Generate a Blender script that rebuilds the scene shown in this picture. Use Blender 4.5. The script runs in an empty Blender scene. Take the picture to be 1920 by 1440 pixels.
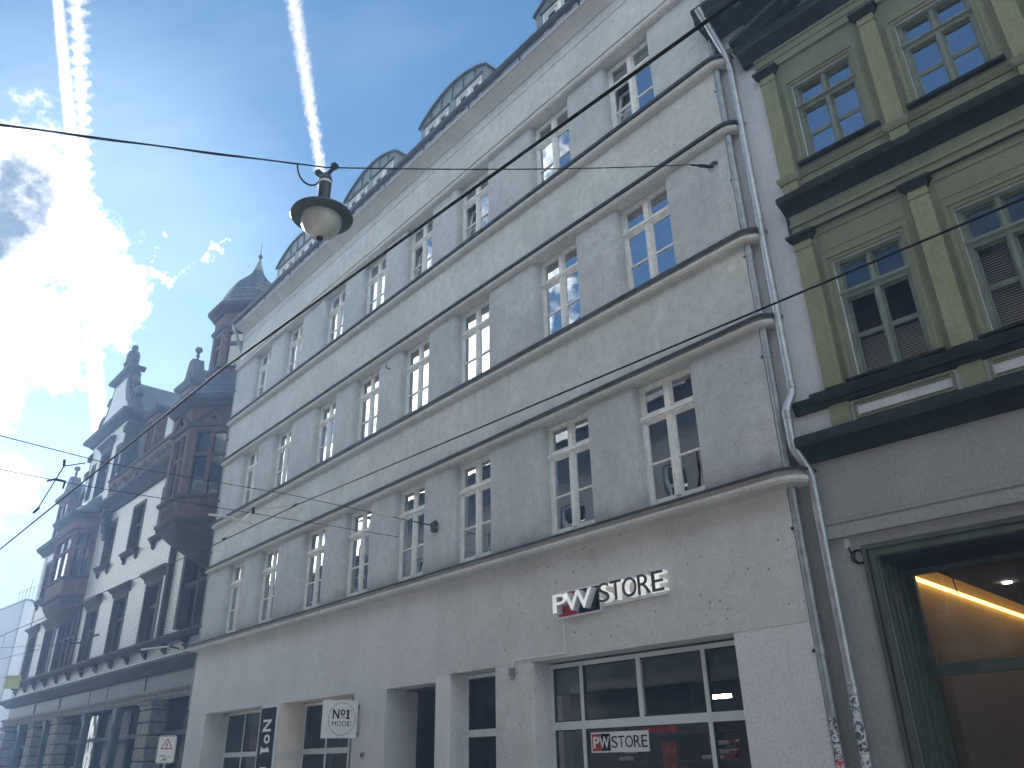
import bpy, bmesh, math, random
from mathutils import Vector, Matrix
random.seed(7)
SC = bpy.context.scene
COL = SC.collection
R = math.radians

# ------------------------------------------------------------------ camera
CAM_POS = Vector((0.0, -8.5, 1.6))
CAM_ROT = Matrix(((0.651826, 0.337614, 0.679072), (0.758125, -0.26739, -0.594768), (-0.019225, 0.902507, -0.430246)))
F_PX = 1476.08
cd = bpy.data.cameras.new('camera')
cd.sensor_fit = 'HORIZONTAL'; cd.sensor_width = 36.0; cd.lens = 36.0 * F_PX / 1920.0
cd.clip_start = 0.1; cd.clip_end = 3000.0
cam = bpy.data.objects.new('camera', cd); COL.objects.link(cam)
cam.matrix_world = Matrix.Translation(CAM_POS) @ CAM_ROT.to_4x4()
SC.camera = cam

def ray(u, v):
    return CAM_ROT @ Vector(((u - 960) / F_PX, -(v - 720) / F_PX, -1.0))
def at_z(u, v, z):
    r = ray(u, v); return CAM_POS + r * ((z - CAM_POS.z) / r.z)
def at_t(u, v, t):
    return CAM_POS + ray(u, v) * t

# ------------------------------------------------------------------ sky and sun
SUN_AZ, SUN_EL = R(-82.0), R(29.0)
SUN_DIR = Vector((math.sin(SUN_AZ) * math.cos(SUN_EL), math.cos(SUN_AZ) * math.cos(SUN_EL), math.sin(SUN_EL)))
SKY_STRENGTH = 0.11
EXPOSURE = 2.15
SUN_STRENGTH = 3.8

class NT:
    """small helper round a node tree"""
    def __init__(s, tree): s.t = tree; s.n = tree.nodes; s.l = tree.links
    def new(s, kind, **kw):
        nd = s.n.new(kind)
        for k, v in kw.items(): setattr(nd, k, v)
        return nd
    def val(s, sock, v):
        if isinstance(v, bpy.types.NodeSocket): s.l.new(v, sock)
        elif v is not None: sock.default_value = v
    def math(s, op, a, b=None, c=None, clamp=False):
        nd = s.new('ShaderNodeMath', operation=op); nd.use_clamp = clamp
        s.val(nd.inputs[0], a); s.val(nd.inputs[1], b); s.val(nd.inputs[2], c); return nd.outputs[0]
    def vmath(s, op, a, b=None, out=0):
        nd = s.new('ShaderNodeVectorMath', operation=op)
        s.val(nd.inputs[0], a); s.val(nd.inputs[1], b); return nd.outputs[out]
    def dot(s, a, b): return s.vmath('DOT_PRODUCT', a, b, out='Value')
    def rng(s, v, a, b, c=0.0, d=1.0, smooth=True):
        nd = s.new('ShaderNodeMapRange', interpolation_type='SMOOTHSTEP' if smooth else 'LINEAR'); nd.clamp = True
        s.val(nd.inputs[0], v)
        for i, x in enumerate((a, b, c, d)): s.val(nd.inputs[i + 1], x)
        return nd.outputs[0]
    def mix(s, f, a, b, blend='MIX'):
        nd = s.new('ShaderNodeMix', data_type='RGBA', blend_type=blend)
        s.val(nd.inputs[0], f); s.val(nd.inputs[6], a); s.val(nd.inputs[7], b); return nd.outputs[2]
    def noise(s, vec, scale, detail=4.0, rough=0.5, dist=0.0, out=0):
        nd = s.new('ShaderNodeTexNoise'); s.val(nd.inputs['Vector'], vec)
        nd.inputs['Scale'].default_value = scale; nd.inputs['Detail'].default_value = detail
        nd.inputs['Roughness'].default_value = rough; nd.inputs['Distortion'].default_value = dist
        return nd.outputs[out]

def c4(c): return (c[0], c[1], c[2], 1.0)

def make_world():
    w = bpy.data.worlds.new('World'); SC.world = w; w.use_nodes = True
    T = NT(w.node_tree); T.n.clear()
    out = T.new('ShaderNodeOutputWorld'); bg = T.new('ShaderNodeBackground')
    bg.inputs['Strength'].default_value = SKY_STRENGTH
    T.l.new(bg.outputs[0], out.inputs[0])
    sky = T.new('ShaderNodeTexSky', sky_type='NISHITA'); sky.sun_disc = False
    sky.sun_elevation = SUN_EL; sky.sun_rotation = SUN_AZ
    sky.air_density = 1.0; sky.dust_density = 0.25; sky.ozone_density = 2.0; sky.altitude = 200
    d = T.vmath('NORMALIZE', T.new('ShaderNodeTexCoord').outputs['Generated'])
    sep = T.new('ShaderNodeSeparateXYZ'); T.l.new(d, sep.inputs[0])
    zc = T.math('MAXIMUM', sep.outputs[2], 0.06)
    flat = T.new('ShaderNodeCombineXYZ')
    T.l.new(T.math('DIVIDE', sep.outputs[0], zc), flat.inputs[0]); T.l.new(T.math('DIVIDE', sep.outputs[1], zc), flat.inputs[1])
    fl = flat.outputs[0]
    sun_dot = T.dot(d, tuple(SUN_DIR))
    near = T.rng(sun_dot, 0.80, 0.995)            # towards the sun the air and the clouds shine
    halo = T.rng(sun_dot, 0.95, 0.999)
    # fair-weather clouds over the whole dome, brightened out of view to light the facades
    clear = T.rng(T.dot(d, tuple(ray(520, 180).normalized())), math.cos(R(46)), math.cos(R(30)), 0.0, 0.20)
    clear2 = T.rng(T.dot(d, Vector((-.30, -.80, .52)).normalized()), math.cos(R(26)), math.cos(R(12)), 0.0, 0.10)
    clear = T.math('MAXIMUM', clear, clear2)
    n1 = T.noise(T.vmath('ADD', fl, (3.7, 1.9, 0.0)), 1.25, 6.0, 0.58, 0.35)
    n2 = T.noise(d, 8.5, 7.0, 0.66, 0.5)
    base = T.math('ADD', T.math('MULTIPLY', n1, 0.55), T.math('MULTIPLY', n2, 0.45))
    # the cloud bank that covers the sun and the loose shreds beside it
    bank = None
    wv = T.noise(d, 8.0, 6.0, 0.66, 0.0, out='Color')
    dw = T.vmath('NORMALIZE', T.vmath('ADD', d, T.vmath('MULTIPLY', T.vmath('SUBTRACT', wv, (.5, .5, .5)), (.21, .21, .21))))
    for (u, v, rad, amp) in ((-30, 405, 8.3, .74), (-25, 510, 5.0, .66), (35, 470, 5.0, .50), (190, 515, 6.0, .40), (110, 500, 6.0, .42), (30, 640, 7.0, .38), (255, 560, 3.2, .34),
                             (-170, 560, 12.0, .6), (-120, 860, 10.0, .36),
                             (245, 462, 1.6, .31), (275, 472, 1.9, .33), (305, 488, 1.9, .33), (335, 505, 1.7, .33), (378, 480, 2.0, .33), (400, 468, 1.6, .32), (281, 427, 1.0, .31), (50, 235, 3.6, .25), (215, 615, 2.4, .28), (80, 290, 2.2, .25)):
        dv = ray(u, v).normalized()
        g = T.math('MULTIPLY_ADD', T.math('ARCCOSINE', T.dot(dw, tuple(dv))), -amp / R(rad), amp)
        bank = g if bank is None else T.math('MAXIMUM', bank, g)
    mir = T.rng(T.dot(d, Vector((-.84, -.40, .37)).normalized()), math.cos(R(24)), math.cos(R(8)), 0.0, 0.10)
    base = T.math('ADD', base, mir)
    dens = T.math('ADD', T.math('SUBTRACT', base, clear), T.math('MAXIMUM', bank, 0.0))
    cover = T.rng(dens, 0.485, 0.63)
    thick = T.math('MULTIPLY', T.rng(dens, 0.57, 0.92), T.rng(near, 0.0, 0.3))
    wisps = T.math('MULTIPLY', T.rng(T.noise(fl, 0.55, 5.0, 0.66, 1.2), 0.48, 0.75), 0.30)
    lit = T.mix(near, (11.8, 12.1, 10.9, 1), T.mix(T.rng(sun_dot, 0.965, 0.998), (2.9, 3.0, 3.1, 1), (5.5, 5.5, 5.4, 1)))
    shade = T.mix(near, (4.6, 4.9, 5.4, 1), (.58, .74, 1.0, 1))
    # a backlit bank: dark where it is thick, glaring at its thin rim
    ccol = T.mix(thick, lit, shade)
    comp = T.vmath('DIVIDE', sky.outputs[0], T.vmath('ADD', (1, 1, 1), T.vmath('MULTIPLY', sky.outputs[0], (.60, .38, .26))))
    comp = T.vmath('MULTIPLY', comp, (.305, .445, .555))
    col = T.mix(wisps, comp, (1.05, 1.4, 1.85, 1))
    glow = T.mix(halo, (0, 0, 0, 1), (.55, .66, .70, 1))
    mist = T.math('MULTIPLY', T.rng(sun_dot, 0.86, 0.985), T.rng(sep.outputs[2], 0.50, 0.15))
    glow = T.mix(1.0, glow, T.mix(mist, (0, 0, 0, 1), (1.25, 1.3, 1.2, 1)), 'ADD')
    col = T.mix(1.0, col, glow, 'ADD')
    col = T.mix(cover, col, ccol)
    # condensation trails: narrow bands along great circles through two image directions
    fuzz = T.math('MULTIPLY', T.math('SUBTRACT', T.noise(d, 150.0, 5.0, 0.62), 0.5), 0.014)
    def trail(a, b, w0, w1, strength, end_a, end_b, soft=.25, puffs=0.0, rough=1.0):
        nonlocal col
        da, db = ray(*a).normalized(), ray(*b).normalized()
        nn = da.cross(db).normalized(); mid = (da + db).normalized(); along = nn.cross(mid).normalized()
        lo, hi = ray(*end_a).normalized().dot(along), ray(*end_b).normalized().dot(along)
        s_ = T.dot(d, tuple(along)); o = T.math('MULTIPLY_ADD', fuzz, rough, T.dot(d, tuple(nn)))
        wd = T.rng(s_, lo, hi, w0, w1, smooth=False)
        if puffs:                              # beads along the older, spreading lane
            bead = T.math('SINE', T.math('ADD', T.math('MULTIPLY', s_, 540.0), T.math('MULTIPLY', fuzz, 420.0)))
            wd = T.math('MULTIPLY', wd, T.math('MULTIPLY_ADD', bead, puffs, 1.0 - puffs * .4))
        m = T.rng(T.math('DIVIDE', T.math('ABSOLUTE', o), wd), 1.3, soft)
        e = (hi - lo) / abs(hi - lo)
        ends = T.math('MULTIPLY', T.rng(T.math('MULTIPLY', s_, e), lo * e - .06, lo * e), T.rng(T.math('MULTIPLY', s_, e), hi * e + .03, hi * e))
        m = T.math('MULTIPLY', T.math('MULTIPLY', m, ends), strength)
        col = T.mix(m, col, T.mix(near, (1.7, 1.8, 1.95, 1), (2.8, 2.8, 2.7, 1)))
    trail((108, 0), (150, 420), .0048, .0090, .95, (104, -60), (186, 820), .45, 0.0, .45)
    trail((143, 0), (165, 420), .0105, .0060, .80, (140, -60), (168, 470), .10, .28, 1.5)
    trail((550, 0), (603, 330), .0092, .0062, .78, (543, -40), (606, 355), .10, 0.0, 1.0)
    T.l.new(col, bg.inputs['Color'])
    w.cycles.sampling_method = 'MANUAL'; w.cycles.sample_map_resolution = 512
make_world()

sl = bpy.data.lights.new('sun', 'SUN'); sl.energy = SUN_STRENGTH; sl.angle = R(3.0); sl.color = (1.0, 0.95, 0.88)
so = bpy.data.objects.new('sun', sl); COL.objects.link(so)
so.rotation_euler = SUN_DIR.to_track_quat('Z', 'Y').to_euler()

SC.view_settings.view_transform = 'Standard'; SC.view_settings.look = 'None'
SC.view_settings.exposure = EXPOSURE; SC.view_settings.gamma = 1.0; SC.view_settings.use_curve_mapping = False
SC.cycles.use_denoising = True
SC.cycles.max_bounces = 6; SC.cycles.diffuse_bounces = 3; SC.cycles.glossy_bounces = 3; SC.cycles.transparent_max_bounces = 10
SC.cycles.use_adaptive_sampling = True; SC.cycles.adaptive_threshold = 0.025
SC.cycles.sample_clamp_indirect = 6.0

# ------------------------------------------------------------------ materials
def mat(name, builder):
    m = bpy.data.materials.new(name); m.use_nodes = True
    T = NT(m.node_tree); T.n.clear()
    out = T.new('ShaderNodeOutputMaterial')
    builder(T, out); return m

def simple(name, col, rough=0.6, metal=0.0, var=0.12, vscale=3.0, bump=0.0, bscale=60.0, spec=0.5, emit=None):
    def b(T, out):
        p = T.new('ShaderNodeBsdfPrincipled'); T.l.new(p.outputs[0], out.inputs[0])
        oc = T.new('ShaderNodeTexCoord').outputs['Object']
        n = T.noise(oc, vscale, 3.0, 0.6)
        dk = tuple(x * (1 - var) for x in col); lt = tuple(min(1, x * (1 + var)) for x in col)
        T.l.new(T.mix(T.rng(n, 0.3, 0.7), c4(dk), c4(lt)), p.inputs['Base Color'])
        T.l.new(T.math('ADD', T.math('MULTIPLY', n, 0.2), rough - 0.1, clamp=True), p.inputs['Roughness'])
        p.inputs['Metallic'].default_value = metal
        p.inputs['Specular IOR Level'].default_value = spec
        if bump:
            bp = T.new('ShaderNodeBump'); bp.inputs['Strength'].default_value = bump; bp.inputs['Distance'].default_value = 0.01
            T.l.new(T.noise(oc, bscale, 2.0, 0.6), bp.inputs['Height']); T.l.new(bp.outputs[0], p.inputs['Normal'])
        if emit:
            p.inputs['Emission Color'].default_value = c4(emit[0]); p.inputs['Emission Strength'].default_value = emit[1]
    return mat(name, b)

def plaster(name, a, b_, grain=1.0, pits=0.0, blotch=0.5, streak=0.3, stain=None, stain_amt=0.0, splash=None):
    """rendered wall: two tones in cloudy patches, runs of dirt, coarse grain, pits"""
    def b(T, out):
        p = T.new('ShaderNodeBsdfPrincipled'); T.l.new(p.outputs[0], out.inputs[0])
        oc = T.new('ShaderNodeTexCoord').outputs['Object']
        big = T.rng(T.noise(oc, 0.9, 4.0, 0.62, 0.6), 0.32, 0.68)
        col = T.mix(big, c4(a), c4(b_))
        med = T.rng(T.noise(oc, 6.0, 4.0, 0.7), 0.35, 0.72)
        col = T.mix(T.math('MULTIPLY', med, blotch), col, c4(tuple(x * 0.80 for x in a)))
        mp = T.new('ShaderNodeMapping'); mp.inputs['Scale'].default_value = (7.0, 7.0, 0.55); T.l.new(oc, mp.inputs[0])
        run = T.rng(T.noise(mp.outputs[0], 1.0, 3.0, 0.65), 0.52, 0.78)
        col = T.mix(T.math('MULTIPLY', run, streak), col, c4(tuple(x * 0.74 for x in a)))
        if stain:
            st = T.rng(T.noise(oc, 1.7, 4.0, 0.7, 0.8), 0.55, 0.75)
            col = T.mix(T.math('MULTIPLY', st, stain_amt), col, c4(stain))
        fine = T.noise(oc, 34.0, 3.0, 0.75)
        col = T.mix(T.math('MULTIPLY', T.rng(fine, 0.42, 0.66), 0.42), col, c4(tuple(x * 0.60 for x in a)))
        lightg = T.rng(T.noise(oc, 24.0, 2.0, 0.6), 0.58, 0.74)
        col = T.mix(T.math('MULTIPLY', lightg, 0.30), col, c4(tuple(min(1, x * 1.22) for x in b_)))
        h = T.math('ADD', T.math('MULTIPLY', fine, 0.6), T.math('MULTIPLY', T.noise(oc, 14.0, 2.0, 0.6), 0.8))
        if pits:
            v = T.new('ShaderNodeTexVoronoi'); v.inputs['Scale'].default_value = 8.0; T.l.new(oc, v.inputs['Vector'])
            pit = T.rng(v.outputs['Distance'], 0.20, 0.06)
            keep = T.rng(T.noise(oc, 2.6, 3.0, 0.6), 0.46, 0.56)
            pit = T.math('MULTIPLY', pit, keep)
            col = T.mix(T.math('MULTIPLY', pit, pits), col, c4(tuple(x * 0.42 for x in a)))
            h = T.math('SUBTRACT', h, T.math('MULTIPLY', pit, 0.9))
        if splash:                             # brownish spatter that rain throws up from a ledge
            sz = T.new('ShaderNodeSeparateXYZ'); T.l.new(oc, sz.inputs[0])
            zz = T.math('ADD', sz.outputs[2], T.math('MULTIPLY', T.math('SUBTRACT', T.noise(oc, 2.6, 4.0, 0.65), 0.5), 0.75))
            col = T.mix(T.math('MULTIPLY', T.rng(zz, splash[1], splash[0]), 0.55), col, c4((.22, .20, .17)))
        T.l.new(col, p.inputs['Base Color']); p.inputs['Roughness'].default_value = 0.92
        p.inputs['Specular IOR Level'].default_value = 0.2
        bp = T.new('ShaderNodeBump'); bp.inputs['Strength'].default_value = 0.55 * grain; bp.inputs['Distance'].default_value = 0.012
        T.l.new(h, bp.inputs['Height']); T.l.new(bp.outputs[0], p.inputs['Normal'])
    return mat(name, b)

def bricks(name, c1, c2, mortar, bw=0.26, bh=0.085, rough=0.45, ms=0.012):
    def b(T, out):
        p = T.new('ShaderNodeBsdfPrincipled'); T.l.new(p.outputs[0], out.inputs[0])
        oc = T.new('ShaderNodeTexCoord').outputs['Object']
        sp = T.new('ShaderNodeSeparateXYZ'); T.l.new(oc, sp.inputs[0])
        cb = T.new('ShaderNodeCombineXYZ')
        T.l.new(T.math('ADD', sp.outputs[0], sp.outputs[1]), cb.inputs[0]); T.l.new(sp.outputs[2], cb.inputs[1])
        br = T.new('ShaderNodeTexBrick'); T.l.new(cb.outputs[0], br.inputs['Vector'])
        br.inputs['Scale'].default_value = 1.0; br.inputs['Brick Width'].default_value = bw; br.inputs['Row Height'].default_value = bh
        br.inputs['Mortar Size'].default_value = ms; br.inputs['Mortar Smooth'].default_value = 0.3
        br.inputs['Color1'].default_value = c4(c1); br.inputs['Color2'].default_value = c4(c2); br.inputs['Mortar'].default_value = c4(mortar)
        dirt = T.rng(T.noise(oc, 0.7, 7.0, 0.65, 0.5), 0.42, 0.75)
        col = T.mix(T.math('MULTIPLY', dirt, 0.35), br.outputs['Color'], c4(tuple(x * 0.55 for x in c1)))
        T.l.new(col, p.inputs['Base Color']); p.inputs['Roughness'].default_value = rough
        bp = T.new('ShaderNodeBump'); bp.inputs['Strength'].default_value = 0.8; bp.inputs['Distance'].default_value = 0.012; bp.invert = True
        T.l.new(br.outputs['Fac'], bp.inputs['Height']); T.l.new(bp.outputs[0], p.inputs['Normal'])
    return mat(name, b)

def glass(name, tint=(0.72, 0.78, 0.80), ior=1.9, rough=0.012, wob=0.03, gain=1.25):
    def b(T, out):
        tr = T.new('ShaderNodeBsdfTransparent'); tr.inputs[0].default_value = c4(tint)
        gl = T.new('ShaderNodeBsdfGlossy'); gl.inputs[0].default_value = (0.95, 0.97, 1, 1); gl.inputs['Roughness'].default_value = rough
        oc = T.new('ShaderNodeTexCoord').outputs['Object']
        bp = T.new('ShaderNodeBump'); bp.inputs['Strength'].default_value = wob; bp.inputs['Distance'].default_value = 0.05
        T.l.new(T.noise(oc, 2.2, 1.0, 0.4), bp.inputs['Height']); T.l.new(bp.outputs[0], gl.inputs['Normal'])
        fr = T.new('ShaderNodeFresnel'); fr.inputs[0].default_value = ior
        mx = T.new('ShaderNodeMixShader'); T.l.new(T.math('MULTIPLY', fr.outputs[0], gain, clamp=True), mx.inputs[0])
        T.l.new(tr.outputs[0], mx.inputs[1]); T.l.new(gl.outputs[0], mx.inputs[2]); T.l.new(mx.outputs[0], out.inputs[0])
    return mat(name, b)

def emitter(name, col, strength):
    def b(T, out):
        e = T.new('ShaderNodeEmission'); e.inputs[0].default_value = c4(col); e.inputs[1].default_value = strength
        T.l.new(e.outputs[0], out.inputs[0])
    return mat(name, b)

def slate(name, a, b_, rowh=0.28, w=0.34):
    return bricks(name, a, b_, tuple(x * 0.35 for x in a), w, rowh, 0.38, 0.016)

M = dict(
    band=plaster('plaster_band', (.545, .56, .535), (.69, .70, .67), 1.1, 0.0, .65, .55, (.46, .45, .40), .4),
    pier=plaster('plaster_pier', (.475, .495, .495), (.60, .62, .615), 1.4, 0.35, .6, .45, (.36, .36, .35), .4, (4.62, 5.15)),
    ledge=plaster('plaster_ledge', (.56, .55, .515), (.66, .65, .61), 0.4, 0.0, .4, .4),
    smooth=plaster('plaster_smooth', (.62, .62, .605), (.69, .69, .675), 0.5, 0.12, .16, .16, (.44, .43, .42), .3),
    rough=plaster('plaster_rough', (.60, .60, .575), (.68, .68, .655), 1.5, 0.9, .35, .22, (.37, .35, .32), .35),
    panelp=plaster('plaster_panel', (.68, .69, .675), (.74, .745, .73), 0.7, 0.1, .2, .2),
    white=simple('white_painted_wood', (.76, .77, .74), .55, var=.12, vscale=9, bump=.25, bscale=30),
    alu=simple('pale_aluminium_frame', (.66, .70, .71), .38, var=.06),
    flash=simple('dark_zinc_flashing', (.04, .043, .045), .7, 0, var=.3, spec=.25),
    zinc=simple('zinc_sheet', (.18, .205, .205), .5, .3, var=.15, vscale=2),
    zincd=simple('zinc_seam', (.085, .105, .10), .6, .2, var=.15),
    galv=simple('galvanised_pipe', (.40, .42, .44), .42, .75, var=.14, vscale=7),
    oldpipe=simple('dull_zinc_pipe', (.30, .32, .33), .48, .55, var=.2, vscale=6),
    gutter=simple('dark_gutter', (.035, .04, .045), .6, 0, spec=.35),
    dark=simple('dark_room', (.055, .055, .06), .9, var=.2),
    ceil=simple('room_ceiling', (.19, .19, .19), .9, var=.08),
    curtain=simple('net_curtain', (.40, .42, .42), .95, var=.1, vscale=12),
    glass=glass('window_glass', (.70, .76, .78), 3.0, gain=2.0), gshop=glass('shop_glass', (.88, .90, .90), 1.32),
    glassl=glass('low_gloss_glass', (.5, .55, .57), 1.22, .02, .05), glassw=glass('clear_window_glass', (.90, .92, .92), 1.5),
    obeige=plaster('dark_grey_plaster', (.10, .10, .105), (.13, .13, .135), .5),
    glassd=glass('dark_old_glass', (.45, .5, .52), 1.42, .02, .05),
    gr_pil=plaster('green_pilaster', (.235, .245, .15), (.295, .305, .19), .35, 0.0, .4, .4, (.22, .24, .14), .35),
    gr_trim=plaster('green_trim', (.185, .198, .138), (.235, .245, .17), .3, 0.0, .3, .3),
    gr_win=simple('green_window_paint', (.15, .185, .155), .5, var=.18, vscale=8, bump=.15, bscale=25),
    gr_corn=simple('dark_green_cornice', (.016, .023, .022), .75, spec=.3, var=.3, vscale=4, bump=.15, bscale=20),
    gr_wall=plaster('lilac_plaster', (.60, .62, .65), (.68, .70, .73), .5, 0.1, .25, .35, (.36, .35, .36), .35),
    gr_low=plaster('brown_grey_plaster', (.30, .30, .29), (.37, .375, .365), .6, 0.15, .2, .25, (.22, .19, .18), .45),
    gr_frame=simple('shop_frame_green', (.06, .075, .055), .5, var=.2, vscale=5, bump=.1),
    blind=simple('venetian_blind', (.82, .86, .84), .5, var=.05),
    wbrick=bricks('white_glazed_brick', (.62, .63, .63), (.50, .52, .53), (.16, .16, .165), .26, .095, .4, .018),
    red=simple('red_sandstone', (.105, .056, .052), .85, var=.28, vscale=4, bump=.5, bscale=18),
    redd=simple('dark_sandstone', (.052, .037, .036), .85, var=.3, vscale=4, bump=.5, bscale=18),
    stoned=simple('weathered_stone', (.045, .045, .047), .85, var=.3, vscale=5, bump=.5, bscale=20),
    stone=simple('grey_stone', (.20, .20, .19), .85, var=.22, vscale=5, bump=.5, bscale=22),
    slate=slate('slate_roof', (.045, .055, .068), (.075, .088, .10)),
    iron=simple('blue_green_iron', (.055, .09, .10), .5, .2, var=.2),
    brownw=simple('brown_window_wood', (.07, .055, .05), .55, var=.2),
    signp=simple('pale_fascia_panel', (.14, .175, .185), .5, var=.12),
    pale=plaster('pale_blue_render', (.60, .66, .70), (.64, .69, .73), .2, 0, .08, .1),
    wire=simple('black_wire', (.012, .012, .013), .9, spec=.08),
    steel=simple('grey_steel', (.32, .33, .33), .4, .7, var=.15),
    paint=simple('pale_grp_rod', (.50, .50, .45), .5, var=.1),
    lamp=simple('lamp_hood_green', (.045, .065, .062), .42, .2, var=.2, vscale=8),
    asphalt=simple('asphalt', (.15, .148, .142), .9, var=.25, vscale=2, bump=.5, bscale=120),
    paving=simple('paving', (.38, .385, .37), .85, var=.2, vscale=1.5, bump=.3),
    kerb=simple('granite_kerb', (.30, .295, .285), .8, var=.2),
    signw=simple('sign_white', (.74, .75, .74), .4, var=.04),
    signb=simple('sign_black', (.012, .014, .018), .8, var=.1, spec=.15),
    signr=simple('sign_red', (.42, .012, .03), .4, var=.05),
    pink=simple('sign_pink', (.75, .18, .25), .4, var=.05),
    grey=simple('letter_dark_grey', (.045, .045, .042), .45, var=.1),
    yellow=simple('sign_yellow', (.42, .40, .10), .5, var=.1),
    obrick=bricks('dark_red_brick', (.20, .11, .10), (.15, .085, .08), (.12, .10, .095), .25, .08, .8),
    skin=simple('skin', (.55, .33, .24), .6, var=.06), hair1=simple('blond_hair', (.50, .36, .17), .7, var=.25, vscale=40), hair2=simple('brown_hair', (.16, .11, .07), .7, var=.25, vscale=40),
    cloth1=simple('dark_jacket', (.03, .035, .05), .9), cloth2=simple('beige_coat', (.30, .24, .17), .9),
    warmwall=simple('warm_shop_wall', (.20, .18, .155), .8, var=.05), redpost=simple('orange_poster', (.55, .07, .03), .5, var=.5, vscale=9),
    led=emitter('led_strip', (1.0, .50, .10), 2.4), spot=emitter('ceiling_spot', (1.0, .93, .80), 14.0), tube=emitter('warm_lamp', (1.0, .66, .34), 30.0),
    warm2=simple('sand_coloured_shop_wall', (.52, .42, .30), .8, var=.05), signglow=simple('glowing_white_letter', (.85, .86, .85), .4, var=.02, emit=((1, .99, .95), .07)),  # slight glow added to brighten the white sign letters
    frieze=plaster('plaster_fascia', (.60, .62, .63), (.68, .70, .70), .2, 0, .2, .3),
)
def sticker_mat(name, a, b_, sc):
    def b(T, out):
        p = T.new('ShaderNodeBsdfPrincipled'); T.l.new(p.outputs[0], out.inputs[0]); p.inputs['Roughness'].default_value = .6
        oc = T.new('ShaderNodeTexCoord').outputs['Object']
        T.l.new(T.mix(T.rng(T.noise(oc, sc, 3.0, .6, 1.5), .46, .54), c4(a), c4(b_)), p.inputs['Base Color'])
    return mat(name, b)
M['stk1'] = sticker_mat('sticker_black_white', (.02, .02, .02), (.6, .6, .6), 22)
M['stk2'] = sticker_mat('sticker_white_red', (.65, .6, .58), (.5, .03, .08), 16)
M['stk3'] = sticker_mat('sticker_white_blue', (.6, .62, .62), (.06, .10, .14), 15)

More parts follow.
